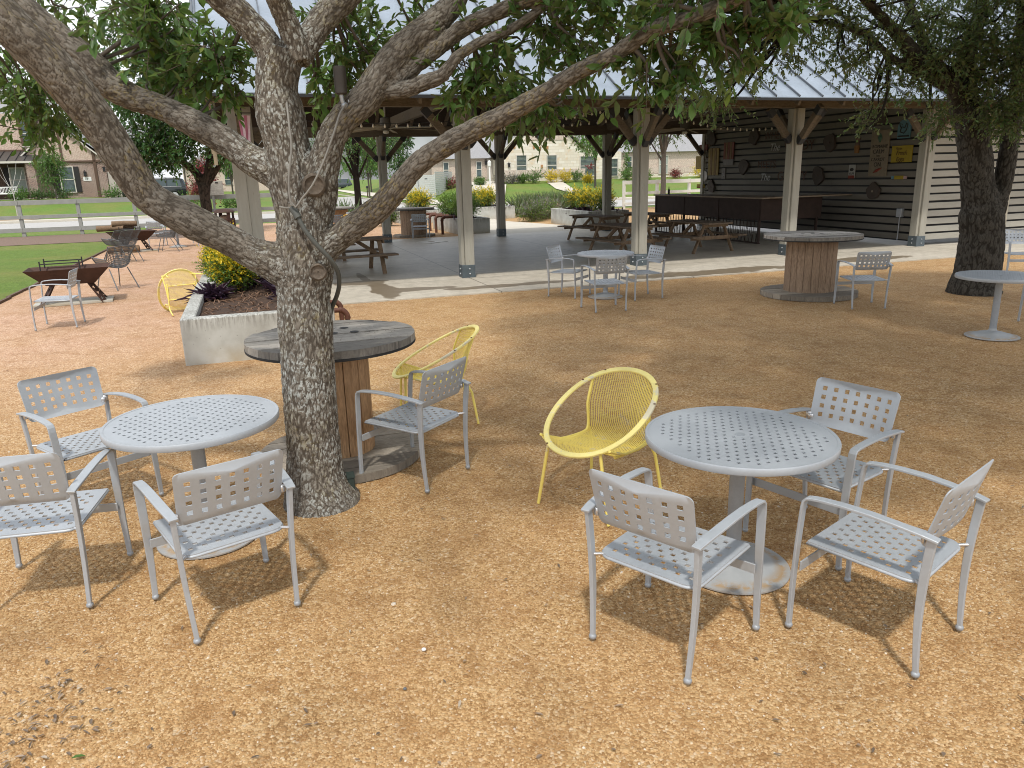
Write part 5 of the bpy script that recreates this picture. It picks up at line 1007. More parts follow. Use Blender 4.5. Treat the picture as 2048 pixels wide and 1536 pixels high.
# strings of round bulbs
def bulbs(label, v, u0, u1, z0, z1, sag, n, dv=0.0):
    s = thing("string_light", label, "string lights", (0, 0, 0), 0, "bulb strings under the roof"); pts = []
    for i in range(n+1):
        t = i/n; pts.append(Vector(W(u0+(u1-u0)*t, v+dv*t, z0+(z1-z0)*t-sag*4*t*(1-t))))
    MB().tube(pts, .007, 5).build("cord", M['black'], s); b0 = None
    for p in pts[1:-1]:
        if b0 is None: b0 = MB().lathe([(.010, -.01), (.012, -.025), (.024, -.05), (.026, -.068), (.015, -.09), (.003, -.094)], 10).build("bulb", M['bulb'], s, 70); o = b0
        else: o = b0.copy(); col.objects.link(o); o.parent = s
        o.location = p
bulbs("long string of round bulbs sagging from the left post toward the pavilion middle", 2.6, -3.9, 3.9, 3.35, 3.62, .28, 30); bulbs("string of round bulbs rising between the second and third posts", 2.7, .9, 5.4, 3.02, 3.70, .05, 20); bulbs("inner string of round bulbs along the pavilion center", 4.6, 1.6, 7.6, 3.18, 3.7, .10, 24); bulbs("string of round bulbs toward the slatted wall", 3.6, 6.6, 11.6, 3.5, 3.3, .25, 20, 1.0)
# flag at the left end
fl = thing("hanging_flag", "small red and white striped flag hanging furled under the pavilion's left eave", "flag", W(-4.02, -.75, 0), GA)
for k in range(4):
    m = MB(); x0 = -.10+k*.05
    vs = [];
    for j in range(9): t = j/8; xx = x0*(1-.55*t); vs += [(xx, .02*math.sin(k*2+t*4), 3.1-.62*t), (xx+.05*(1-.5*t), .02*math.sin(k*2+1.2+t*4), 3.1-.62*t)]
    m.add(vs, [(2*j, 2*j+1, 2*j+3, 2*j+2) for j in range(8)]); o = m.build("stripe", C("flag_red", (.42, .15, .22)) if k % 2 == 0 else C("flag_white", (.66, .50, .56)), fl); md = o.modifiers.new("t", 'SOLIDIFY'); md.thickness = .004
MB().tube([(-.12, 0, 3.14), (.14, 0, 3.14)], .008, 6).build("rod", M['black'], fl)
# picnic tables
def picnic():
    t = thing("picnic_table", "", "picnic table"); L = 1.83
    b = MB()
    for i in range(5): b.box((-.29+.145*i, 0, .735), (.138, L, .038))
    b.build("tabletop", M['picnic'], t, bev=.004)
    for s in (-1, 1):
        b = MB()
        for i in range(2): b.box((s*(.60+.145*i), 0, .425), (.138, L, .038))
        b.build("bench", M['picnic'], t, bev=.004)
    for y in (-.68, .68):
        f = MB().box((0, y, .385), (1.42, .038, .09)).build("bench_support", M['picnic_end'], t, bev=.004); MB().box((0, y+.042*(1 if y > 0 else -1), .69), (.72, .038, .09)).build("top_support", M['picnic_end'], t, bev=.004)
        for s in (-1, 1): MB().bar((s*.28, y+.04*(1 if y < 0 else -1), .715), (s*.60, y+.04*(1 if y < 0 else -1), .0), .04, .09, (0, 1, 0)).build("leg", M['picnic_end'], t, bev=.004)
        MB().bar((0, y*.92, .41), (0, y*.30, .70), .04, .08).build("diagonal_brace", M['picnic_end'], t)
    return t
pc = picnic()
for i, (u, v, a, lab) in enumerate(((-2.15, 2.0, 96, "brown picnic table right beside the oak trunk under the pavilion's left end"), (6.75, 2.05, 4, "picnic table nearest the bar, its braced end facing the viewer"), (4.62, 2.1, 8, "picnic table half hidden by the pavilion's middle front post"), (6.0, 6.6, 12, "dark picnic table standing left of the middle post deep in the pavilion"), (7.75, 6.6, 6, "dark picnic table behind the middle post close to the bar's far end"), (-2.6, 5.2, 92, "second picnic table behind the one by the oak trunk"), (-2.5, 7.8, 90, "picnic table deepest under the pavilion's left end"))):
    place(pc, i > 0, W(u, v), GA+R_(a), lab, "picnic tables in the pavilion")
cp = thing("floor_cover", "pale square cover plate lying on the pavilion floor", "cover plate", W(1.3, 8.9, .013), GA+.6); MB().box((0, 0, .006), (.75, .75, .012)).build("plate", M['plate'], cp, bev=.003); MB().lathe([(.12, .0125), (.10, .016), (.001, .016)], 20).build("cap", C("cap_brown", (.28, .22, .15)), cp)
# ================================================================== PLANTERS, PIPES, FIRE PITS
def planter(label, u0, u1, v0, v1, h, t=.16, drain=True):
    cx, cy, _ = W((u0+u1)/2, (v0+v1)/2); p = thing("concrete_planter", label, "planter", (cx, cy, 0), GA, "raised concrete planters"); a, b = (u1-u0)/2, (v1-v0)/2
    m = MB(); o = [(-a, -b), (a, -b), (a, b), (-a, b)]; q = [(-a+t, -b+t), (a-t, -b+t), (a-t, b-t), (-a+t, b-t)]
    vs = [(x, y, -.05) for x, y in o]+[(x, y, h) for x, y in o]+[(x, y, h) for x, y in q]+[(x, y, h-.2) for x, y in q]; f = []
    for k in range(4):
        j = (k+1) % 4; f += [(k, j, 4+j, 4+k), (4+k, 4+j, 8+j, 8+k), (8+k, 8+j, 12+j, 12+k)]
    m.add(vs, f); m.build("walls", M['planter'], p, bev=.012)
    sm = MB(); nx, ny = max(int(a*2/.12), 4), max(int(b*2/.12), 4)
    for j in range(ny+1):
        for i in range(nx+1):
            x = -a+t+(2*a-2*t)*i/nx; y = -b+t+(2*b-2*t)*j/ny; sm.v.append((x, y, h-.09+.07*mnoise.noise(Vector((x*2.2+cx, y*2.2, 0)))+.03*mnoise.noise(Vector((x*9+cx, y*9, 1)))))
    for j in range(ny):
        for i in range(nx): k = j*(nx+1)+i; sm.f.append((k, k+1, k+nx+2, k+nx+1))
    sm.build("mulch", M['bed'], p, 60); return p, (cx, cy, a, b, h)
def chips(p, g_, n):
    cx, cy, a, b, h = g_; m = MB()
    for _ in range(n):
        x, y = random.uniform(-a+.2, a-.2), random.uniform(-b+.2, b-.2); an = random.uniform(0, 6.28); l = random.uniform(.03, .12); z = h-.085+.07*mnoise.noise(Vector((x*2.2+cx, y*2.2, 0)))+random.uniform(.01, .045)
        m.box((x, y, z), (l, .012, .007), M=(Matrix.Rotation(an, 3, 'Z') @ Matrix.Rotation(random.uniform(-.5, .5), 3, 'Y')))
    m.build("bark_chips", C("chip_bark", (.15, .085, .05)), p)['kind'] = 'stuff'
def bush(name, label, cat, loc, rx, rz_, n, leafL, mat, ratio=.45, group=None, nl=9, two=None, length=None, low=0.0):
    b = thing(name, label, cat, loc, random.uniform(0, 6), group); L = length or rx*.6
    B = [(0, 0, rz_*.55+low, rx*.72, rx*.72, rz_*.45, n)]
    for k in range(5): a = k*1.257+random.uniform(-.3, .3); B.append((rx*.45*math.cos(a), rx*.45*math.sin(a), rz_*random.uniform(.35, .75)+low, rx*.42, rx*.42, rz_*.28, n//5))
    if two:
        B2 = [(x, y, z+rz_*.13, a*1.02, c*1.02, d, int(q*.75)) for x, y, z, a, c, d, q in B]; foliage("top_leaves", B2, leafL, ratio, nl, two, b, length=L, droop=-.5)
    foliage("leaves", B, leafL, ratio, nl, mat, b, tmat=M['twig'], length=L, droop=-.3)
    m = MB()
    for k in range(7): a = k*.9; m.tube([(.02*math.cos(a), .02*math.sin(a), -.1), (rx*.3*math.cos(a), rx*.3*math.sin(a), rz_*.45)], [.008+.006*rx, .003], 5)
    m.build("stems", M['twig'], b); return b
def strap_plant(name, label, cat, loc, r, h, n, wd, mat, group=None):
    b = thing(name, label, cat, loc, random.uniform(0, 6), group); P = np.stack([rng.normal(0, r*.35, n), rng.normal(0, r*.35, n), np.zeros(n)+.0+rng.random(n)*h*.35], 1)
    a = rng.random(n)*6.28; el = rng.uniform(.15, 1.2, n); D = np.stack([np.cos(a)*np.cos(el), np.sin(a)*np.cos(el), np.sin(el)], 1); L = h*rng.uniform(.6, 1.2, n); leaves("leaves", P, D, np.tile([0, 0, 1.], (n, 1)), L, np.full(n, wd), mat, b, droop=.35); return b
p1_, g1_ = planter("board marked concrete planter of mulch at the left, nearest the viewer", -5.0, -3.28, -5.82, -2.36, .53); chips(p1_, g1_, 420)
p2_, g2_ = planter("long low concrete planter running back along the pavilion's left end", -5.0, -4.36, -2.30, 5.4, .50); chips(p2_, g2_, 150)
YS = "yellow green shrubs in planters"
bush("golden_shrub", "big yellow topped shrub in the nearest planter behind the oak's left limb", "shrub", W(-4.42, -3.05, .44), .35, .54, 400, .034, M['leaf_green'], group=YS, two=M['leaf_yellow'], nl=11, ratio=.6)
for k, v in enumerate((-1.3, .9, 2.6)): bush("golden_shrub", ("yellow shrub at the near end of the long planter", "yellow shrub in the long planter beside the pavilion's corner post", "yellow shrub at the far part of the long planter")[k], "shrub", W(-4.66, v, .42), .34, .50, 280, .034, M['leaf_green'], group=YS, two=M['leaf_yellow'], nl=10, ratio=.6)
PU = "purple leaved plants in the near planter"
for k, (u, v, lab) in enumerate(((-4.72, -3.6, "small purple plant at the near planter's left wall"), (-3.75, -3.4, "purple plant right of the yellow shrub, beside the oak trunk"), (-3.65, -4.25, "purple plant nearest the oak trunk in the planter"), (-4.05, -2.7, "purple plant behind the yellow shrub"))): strap_plant("purple_plant", lab, "plant", W(u, v, .44), .30, .24, 130, .035, M['leaf_purple'], PU)
def pipe_rack(label, pts, h, r, n, step, name="pipe_bike_rack"):
    (u, v), du = pts; t = thing(name, label, "bike rack", W(u, v), GA, "rusty pipe bike racks")
    for k in range(n):
        y = k*step; z = h-.0*k; q = [(-du, y, z)]+[(-.09, y, z)]+[(-.09+.09*math.sin(R_(a)), y, z-.09+.09*math.cos(R_(a))) for a in (22, 45, 68)]+[(0, y, z-.09), (0, y, -.05)]
        o = MB().tube(q, r, 12).build("pipe", M['rust_pipe'], t, 60)
        m = MB(); m.tube([(-.10, y, z), (-.075, y, z)], r*1.28, 12); m.tube([(0, y, z-.125), (0, y, z-.10)], r*1.28, 12); m.tube([(-.075, y, z), (-.05, y, z-.012), (-.022, y, z-.04), (-.003, y, z-.075), (0, y, z-.10)], r*1.14, 12); m.build("elbow", M['rust_pipe'], o, 60)
    return t
pipe_rack("two rusty pipe elbows rising beside the oak trunk above the spool table", ((-3.0, -4.62), .34), .30, .034, 2, .76)
pipe_rack("row of four rusty pipe elbows reaching out of the shaded far planter", ((2.68, 12.0), .5), .60, .05, 4, 1.0)
for o in bpy.data.objects:
    if o.get('label', '').startswith("row of four"): o.rotation_euler = (0, 0, GA+math.pi); o.location = W(2.5, 15.2)
FP = [("shaded concrete planter beyond the pavilion's back posts with pipe racks on its left", 2.95, 4.1, 11.5, 15.6, .55), ("white concrete planter on the right of the path, behind the dark picnic tables", 8.0, 9.7, 11.5, 15.3, .62), ("white concrete planter straight beyond the back post on the path's right", 5.9, 8.1, 20.2, 23.0, .58), ("pale concrete planter behind the far spool table", 2.4, 4.4, 19.6, 21.6, .55)]
for k, (lab, a, b, c, d, h) in enumerate(FP):
    planter(lab, a, b, c, d, h)
    for i, f in enumerate((.18, .5, .82)):
        bush("golden_shrub", ("yellow shrub first", "yellow shrub second", "yellow shrub third")[0][:12]+" "+("at the near end", "in the middle", "at the far end")[i]+" of the "+("shaded far planter", "white planter behind the picnic tables", "white planter beyond the back post", "pale planter behind the far spool table")[k], "shrub", W((a+b)/2+random.uniform(-.1, .1), c+(d-c)*f, h-.12), .52, .80, 120, .06, M['leaf_green'], group=YS, two=M['leaf_yellow'] if k else M['leaf_green'], nl=9)
    for i, f in enumerate((.12, .5, .88)): strap_plant("dark_plant", "low purple foliage "+("at the near end", "in the middle", "at the far end")[i]+" of the "+("shaded far planter", "white planter behind the picnic tables", "white planter beyond the back post", "pale planter behind the far spool table")[k], "plant", W(a+(b-a)*random.uniform(.3, .7), c+(d-c)*f, h-.12), .5, .26, 110, .05, M['leaf_purple'])
for k, (u, v, lab) in enumerate(((7.9, 17.2, "lavender clump nearest the path's right edge"), (8.8, 18.4, "lavender clump in the middle of the bed beside the white planters"), (9.6, 19.8, "lavender clump farthest right behind the white planter"), (1.6, 18.6, "small lavender clump by the pale planter on the left"), (2.6, 18.3, "small lavender clump right of the far spool table"))): bush("lavender_clump", lab, "plant", W(u, v, 0), .75 if k < 3 else .5, .60, 150, .09, M['leaf_green'], .22, "lavender clumps by the path", two=M['lavender'])
for k, (u, v, lab) in enumerate(((9.2, 21.6, "tall pale green grass tuft behind the lavender, left one"), (10.3, 21.8, "tall pale green grass tuft behind the lavender, middle one"), (11.2, 22.0, "tall pale green grass tuft behind the lavender, right one"), (-.4, 17.4, "loose pale green tuft beside the street left of the far spool table"))): 
    b = thing("grass_tuft", lab, "plant", W(u, v, 0), 0, "tall grass tufts"); n = 420; P = np.stack([rng.normal(0, .32, n), rng.normal(0, .32, n), np.zeros(n)], 1); a = rng.random(n)*6.28; el = rng.uniform(1.05, 1.5, n); D = np.stack([np.cos(a)*np.cos(el), np.sin(a)*np.cos(el), np.sin(el)], 1); leaves("blades", P, D, np.tile([0, .3, 1.], (n, 1)), rng.uniform(.7, 1.35, n), np.full(n, .028), M['grass_tall'], b, droop=.25)
# fire pits on legs cut with stars
def star(cx, cy, r, rot=0): return [(cx+(r if k % 2 == 0 else r*.42)*math.cos(rot+k*math.pi/5), cy+(r if k % 2 == 0 else r*.42)*math.sin(rot+k*math.pi/5)) for k in range(10)]
def fire_pit():
    t = thing("fire_pit", "", "fire pit"); L, Wd, h0, h1, l2, w2 = .66, .40, .34, .63, .38, .15
    m = MB(); o = [(-L, -Wd, h1), (L, -Wd, h1), (L, Wd, h1), (-L, Wd, h1)]; b = [(-l2, -w2, h0), (l2, -w2, h0), (l2, w2, h0), (-l2, w2, h0)]; oi = [(x*.985, y*.97, z) for x, y, z in o]; bi = [(x*.97, y*.95, h0+.015) for x, y, z in b]
    f = [(8, 9, 10, 11)[::-1] if 0 else (4, 5, 6, 7)]
    for k in range(4): j = (k+1) % 4; f += [(k, j, 4+j, 4+k), (8+k, 8+j, j, k), (8+k, 8+j, 12+j, 12+k)]
    f.append((12, 13, 14, 15)); m.add(o+b+oi+bi, f); m.build("trough", M['rust'], t)
    for sx in (-1, 1):
        for sy in (-1, 1):
            ho = [star(.0, .09+.12*k, .052, .3*k) for k in range(3)]; a = Vector((sx*.30, sy*.10, h0)); e = Vector((sx*.50, sy*.26, 0)); d = (a-e).normalized(); sd_ = Vector((sx*.25, -sy*.55, 0)).normalized(); n = d.cross(sd_).normalized()
            leg = perforated([(-.085, 0), (.085, 0), (.085, .45), (-.085, .45)], ho, lambda x, y: (e+sd_*x+d*y, n), .008).build("leg", M['rust'], t)
    for sy in (-1, 1):
        r = MB(); r.bar((-.40, sy*.30, h1-.02), (-.40, sy*.30, h1+.15), .02, .02, (0, 1, 0)); r.bar((.20, sy*.30, h1-.02), (.20, sy*.30, h1+.15), .02, .02, (0, 1, 0)); r.bar((-.40, sy*.30, h1+.10), (.20, sy*.30, h1+.10), .018, .018); r.build("grate_rail", M['black'], t)
    MB().box((0, 0, .012), (1.25, .62, .03)).build("base_plate", M['planter'], t); return t
fp = fire_pit(); place(fp, False, (-7.85, 13.5, 0), GA+R_(6), "nearer rusty fire pit trough on star cut legs at the left", "rusty fire pits"); place(fp, True, (-11.75, 23.9, 0), GA+R_(20), "farther rusty fire pit with logs stacked on it near the rail fence", "rusty fire pits")
for k, (dx, dy, dz, a, l, lab) in enumerate(((-.55, -.15, .73, .1, .8, "lower pale ended log across the farther fire pit's left side"), (-.35, .18, .75, -.2, .75, "log behind it across the farther fire pit"), (-.15, -.05, .86, .35, .7, "log topmost of the pile on the farther fire pit"))):
    lg = thing("firewood_log", lab, "log", (-11.75+dx, 23.9+dy, dz), a, "logs on the farther fire pit"); MB().tube([(-l/2, 0, 0), (0, .01, .01), (l/2, 0, 0)], [.09, .085, .08], 10).build("log_bark", M['log'], lg, 60); MB().tube([(-l/2-.004, 0, 0), (-l/2+.004, 0, 0)], [.075, .075], 10).build("cut_end", C("log_end", (.36, .24, .14)), lg)
lg = thing("firewood_log", "dark log lying on the ground under the farther fire pit", "log", (-11.9, 23.55, .11), .3); MB().tube([(-.45, 0, 0), (.45, 0, .01)], [.11, .10], 10).build("log_bark", M['bark_dark'] if 0 else M['log'], lg, 60)
# wire bucket chairs
def wire_chair():
    t = thing("wire_mesh_chair", "", "chair"); m = MB(); NU, NV = 22, 26
    for j in range(NV+1):
        s = j/NV
        for i in range(NU+1):
            a = -1+2*i/NU; h = .27+.02*s; x = a*h; up_ = abs(a)**3*.20*(1-.2*s)
            if s < .55: y = .27-.46*s/.55*1.0; z = .42+.02*(1-s/.55)+up_
            else: q = (s-.55)/.45; y = -.19-.16*q-.0*abs(a); z = .42+.44*q**.9+up_*(1-q*.9)-.03*abs(a)**2*q; y += .10*a*a*(1-q)*.6
            m.v.append((x, y, z))
    for j in range(NV):
        for i in range(NU): k = j*(NU+1)+i; m.f.append((k, k+1, k+NU+2, k+NU+1))
    o = m.build("mesh_shell", M['charcoal'], t); w_ = o.modifiers.new("w", 'WIREFRAME'); w_.thickness = .011; w_.use_replace = True
    V = m.v; idx = [i for i in range(NU+1)]+[j*(NU+1)+NU for j in range(1, NV+1)]+[NV*(NU+1)+i for i in range(NU-1, -1, -1)]+[j*(NU+1) for j in range(NV-1, 0, -1)]
    MB().tube([V[i] for i in idx]+[V[0]], .009, 6, False).build("rim_rod", M['charcoal'], t)
    for sx in (-1, 1):
        MB().tube([(sx*.20, .16, .41), (sx*.25, .28, .0)], .011, 6).build("leg", M['charcoal'], t); MB().tube([(sx*.20, -.12, .41), (sx*.24, -.34, .0)], .011, 6).build("leg", M['charcoal'], t)
    return t
wc = wire_chair(); WG = "grey wire mesh chairs by the fire pits"
for i, (x, y, a, lab) in enumerate(((-7.95, 15.25, 62, "grey wire mesh chair on the right of the nearer fire pit"), (-10.35, 20.6, 62, "grey wire mesh chair in front of the farther fire pit, the pair's right one"), (-10.62, 20.75, 62, "grey wire mesh chair in front of the farther fire pit, the pair's left one"), (-10.55, 23.7, 100, "grey wire mesh chair right of the farther fire pit"))): place(wc, i > 0, (x, y, 0), R_(a), lab, WG)
# bin, sign board, fences
tc = thing("litter_bin", "brown domed slatted litter bin beside the pavilion's left post", "litter bin", (-10.0, 27.2, 0))
m = MB()
for k in range(26): a = 6.283*k/26; m.box((.33*math.cos(a), .33*math.sin(a), .42), (.02, .055, .72), a)
m.lathe([(.335, .05), (.345, .05), (.345, .09), (.335, .09)], 24); m.lathe([(.335, .74), (.345, .74), (.345, .79), (.335, .79)], 24); m.build("slats", M['rust'], tc); MB().lathe([(.30, .03), (.30, .76)], 20).build("liner", M['black'], tc)
m = MB()
for k in range(4): a = 6.283*(k+.5)/4; m.box((.31*math.cos(a), .31*math.sin(a), .90), (.03, .12, .24), a)
m.lathe([(.36, 1.0), (.345, 1.04), (.26, 1.10), (.1, 1.13), (.001, 1.135)], 24); m.build("dome_lid", M['rust'], tc, 40); MB().sphere((0, 0, .78), .2, 12, 6, .7).build("bag", C("bag_tan", (.36, .22, .14)), tc, 60)
sb = thing("notice_board", "weathered pale wooden notice board on a post at the rail fence", "sign", W(-5.55, 22.55), GA); MB().box((0, -.03, 1.78), (.95, .04, .62)).build("board", wood("pale_board", (.50, .48, .43), (.36, .34, .30), .8, (1, 6, 6), 3), sb, bev=.004); MB().box((0, .02, .85), (.10, .08, 1.7)).build("post", M['grey_paint'], sb)
for x in (.22, .25): MB().box((x, -.06, 2.02 if x < .24 else .98), (.12, .03, .05)).build("clip", M['black'], sb)
m = MB()
for k in range(5): m.box((-.02, -.052, 1.92-.075*k), (.62-.08*(k % 3), .004, .012))
m.build("faded_lines", C("faded_ink", (.36, .34, .31)), sb)
def rail_fence(label, u0, u1, v, step, rails, mat, hpost, name="rail_fence"):
    f = thing(name, label, "fence", W(u0, v), GA); n = int((u1-u0)/step)
    for k in range(n+1): MB().box((k*step, .0, hpost/2-.05), (.14, .14, hpost+.1)).build("post", mat, f, bev=.006)
    for z, h in rails:
        m = MB()
        for k in range(n): m.box(((k+.5)*step, -.085, z), (step-.008, .04, h))
        m.build("rail", mat, f, bev=.004)
    return f
rail_fence("long grey painted rail fence across the left lawn", -39.95, -2.2, 22.8, 2.22, ((1.40, .20), (.80, .15), (.26, .18)), M['grey_paint'], 1.5)
rail_fence("white rail fence beyond the pavilion on the right", 16.0, 40, 24.2, 2.1, ((1.44, .20), (.86, .15), (.28, .16)), M['white_fence'], 1.55)
hy = thing("fire_hydrant", "silver fire hydrant with a light blue cap at the street edge", "hydrant", W(6.55, 26.6)); MB().lathe([(.17, 0), (.17, .04), (.11, .05), (.11, .5), (.14, .52), (.14, .56), (.10, .58)], 16).build("barrel", M['galv'], hy, 40); MB().lathe([(.16, .56), (.155, .62), (.10, .74), (.04, .79), (.04, .84), (.001, .85)], 16).build("cap", C("hydrant_blue", (.25, .48, .60)), hy, 40); MB().tube([(-.21, 0, .40), (.21, 0, .40)], .055, 10).build("nozzle", M['galv'], hy); MB().tube([(0, -.19, .38), (0, 0, .38)], .07, 10).build("nozzle", M['galv'], hy)

# ================================================================== HOUSES, CARS AND GARDENS ACROSS THE STREET
def window(par, x, y, z0, z1, wd, frame, pane, shutters=False, louver=False, mull=True):
    f = MB(); zc = (z0+z1)/2; h = z1-z0
    for sx in (-1, 1): f.box((x+sx*(wd/2+.04), y-.03, zc), (.08, .09, h+.16))
    f.box((x, y-.03, z1+.04), (wd, .09, .08)); f.box((x, y-.05, z0-.05), (wd+.2, .13, .07))
    if mull: f.box((x, y-.02, zc+.0), (wd, .07, .07))
    fo = f.build("window", frame, par); MB().box((x, y-.0, zc), (wd, .03, h)).build("pane", pane, fo)
    if louver:
        l = MB(); k = z0+.06
        while k < z1: l.box((x, y-.022, k), (wd-.06, .012, .05), M=Matrix.Rotation(.5, 3, 'X')); k += .12
        l.build("louvers", M['blind'], fo)
    if shutters:
        for sx in (-1, 1): MB().box((x+sx*(wd/2+.30), y-.04, zc), (.38, .05, h+.1)).build("shutter", M['shutter'], par, bev=.006)
    return fo
def prism_x(outline, y0, y1): return MB().prism(outline, lambda p: (p[0], y0, p[1]), lambda p: (p[0], y1, p[1]))
# --- brick house on the left: local x = u, origin on the street front v=60
h1 = thing("brick_house", "red brown brick house with a herringbone gable and dark metal porch roof on the left", "house", W(-20, 60, 0), GA); X = lambda u: u+20
g0 = 1.0
MB().box((X(-12.5)-2.9, 4.2, 2.3), (5.8, 8.0, 3.4)).build("wing_wall", M['brick'], h1)
prism_x([(X(-21.4), g0-.6), (X(-15.3), g0-.6), (X(-15.3), 4.05), (X(-21.4), 4.05)], 0, 8).build("gable_wall", M['brick'], h1)
gb = prism_x([(X(-21.2), 4.1), (X(-15.5), 4.1), (X(-15.75), 4.5), (X(-18.5), 6.95), (X(-21.2), 4.6)], -.01, 7.9).build("gable_brickwork", M['herring'], h1)
m = MB(); m.bar((X(-21.5), -.16, 4.5), (X(-18.55), -.16, 7.2), .10, .26, (0, 1, 0)); m.bar((X(-18.65), -.16, 7.2), (X(-15.3), -.16, 4.2), .10, .26, (0, 1, 0)); m.build("barge_board", M['trim'], h1)
m = MB(); m.box((X(-18.45), -.05, 4.07), (6.0, .12, .14)); m.box((X(-18.5), -.05, 5.4), (.16, .1, 2.6)); m.box((X(-16.1), -.05, 3.0), (.22, .12, 3.9)); m.box((X(-20.0), -.05, 4.6), (.14, .1, 1.0)); m.build("timber_trim", M['timber_dark'], h1)
rf = MB()
for sg, xe in ((-1, X(-21.75)), (1, X(-15.05))): rf.add([(X(-18.6), -.3, 7.3), (xe, -.3, 4.35), (xe, 8.6, 4.35), (X(-18.6), 8.6, 7.3)], [(0, 1, 2, 3)])
rf.add([(X(-15.6), -.2, 4.05), (X(-9.2), -.2, 4.05), (X(-9.2), 6, 7.4), (X(-15.6), 6, 7.4)], [(0, 1, 2, 3)]); rf.add([(X(-27.5), 3.0, 7.9), (X(-19.5), 3.0, 7.9), (X(-19.5), 8, 11.2), (X(-27.5), 8, 11.2)], [(0, 1, 2, 3)]); rf.build("roof", M['shingle'], h1)
prism_x([(X(-27.5), 3.8), (X(-20.7), 3.8), (X(-20.7), 8.0), (X(-27.5), 8.0)], 1.2, 8).build("upper_wall", M['herring'], h1)
m = MB(); m.box((X(-24), 1.15, 5.05), (7, .1, .16)); m.box((X(-21.45), 1.15, 6.0), (.18, .1, 3.0)); m.build("timber_trim", M['timber_dark'], h1)
window(h1, X(-21.0), 1.18, 5.4, 7.4, .9, M['trim'], M['glass']); window(h1, X(-26.0), 1.18, 5.4, 7.4, .9, M['trim'], M['glass'])
# porch
m = MB(); m.add([(X(-29), -1.75, 4.12), (X(-19.45), -1.75, 4.12), (X(-19.75), 1.15, 5.0), (X(-29), 1.15, 5.0)], [(0, 1, 2, 3)]); pr = m.build("porch_roof", M['dark_metal_roof'], h1)
m = MB()
for k in range(16): m.bar((X(-29)+k*.62, -1.76, 4.16), (X(-29)+k*.61, 1.15, 5.04), .03, .05)
m.build("seam", M['black'], pr); MB().box((X(-24.2), -1.78, 4.04), (9.6, .12, .16)).build("gutter", M['trim'], h1)
MB().tube([(X(-20.0), -1.7, 3.98), (X(-19.75), -.9, 3.6), (X(-19.65), -.2, 3.2), (X(-19.4), -.15, 1.5), (X(-19.2), -.3, .95)], .055, 8).build("downspout", M['trim'], h1)
MB().box((X(-25.2), .6, 2.4), (7.6, .2, 3.2)).build("porch_wall", M['timber_dark'], h1); MB().box((X(-24.4), -.6, 1.0), (9.2, 2.2, .3)).build("porch_floor", M['walk'], h1)
for u in (-20.6, -23.9, -27.6): MB().box((X(u), -1.45, 2.5), (.62, .5, 3.1)).build("porch_column", M['brick'], h1)
window(h1, X(-22.1), .49, 1.75, 3.6, 1.0, M['trim'], M['blind'], True); window(h1, X(-25.6), .49, 1.75, 3.6, 1.0, M['trim'], M['glass'], True)
window(h1, X(-18.35), -.02, 1.6, 3.6, .95, M['trim'], M['glass'], True)
d = MB().box((X(-15.55)+.0, -.04, 2.1), (.02, .02, .02)).build("trim_pin", M['trim'], h1)
dr = MB().box((X(-14.75), .16, 2.12), (.98, .08, 2.1)).build("door", M['door'], h1); MB().sphere((X(-14.4), .09, 2.0), .05, 8, 5).build("handle", M['black'], dr)
def sconce(x, y, z, par):
    m = MB(); m.box((x, y-.12, z), (.18, .18, .30)); m.box((x, y-.12, z+.2), (.24, .24, .06)); m.tube([(x, y, z+.32), (x, y-.12, z+.34), (x, y-.12, z+.2)], .02, 6); m.build("wall_lantern", M['black'], par)
sconce(X(-16.95), 0, 3.0, h1); sconce(X(-15.45), .16, 3.35, h1)
pq = MB().box((X(-16.85), -.02, 2.62), (.62, .04, .32)).build("address_plaque", M['white'], h1); text_mesh("house_number", "721", .24, M['black'], pq, Matrix.Translation((X(-16.85), -.045, 2.62)) @ FR, .003)
bn = thing("garden_bench", "white lattice backed bench on the brick house's porch", "bench", (*W(-22.6, 58.2)[:2], 1.15), GA)
m = MB()
for k in range(15): m.box((-.75+.107*k, .2, .70), (.03, .03, .5))
m.box((0, .2, .95), (1.62, .05, .07)); m.box((0, .2, .46), (1.62, .05, .06)); m.tube([(-.35+.16*math.cos(a*.5), .18, .70+.16*math.sin(a*.5)) for a in range(13)], .02, 5); m.tube([(.35+.16*math.cos(a*.5), .18, .70+.16*math.sin(a*.5)) for a in range(13)], .02, 5); m.build("backrest", M['white'], bn); MB().box((0, -.05, .42), (1.62, .5, .05)).build("seat", M['white'], bn)
for sx in (-1, 1):
    MB().box((sx*.78, -.27, .3), (.06, .06, .62)).build("leg", M['white'], bn); MB().box((sx*.78, .2, .35), (.06, .06, .7)).build("leg", M['white'], bn); MB().box((sx*.78, -.05, .62), (.08, .52, .04)).build("armrest", M['white'], bn)
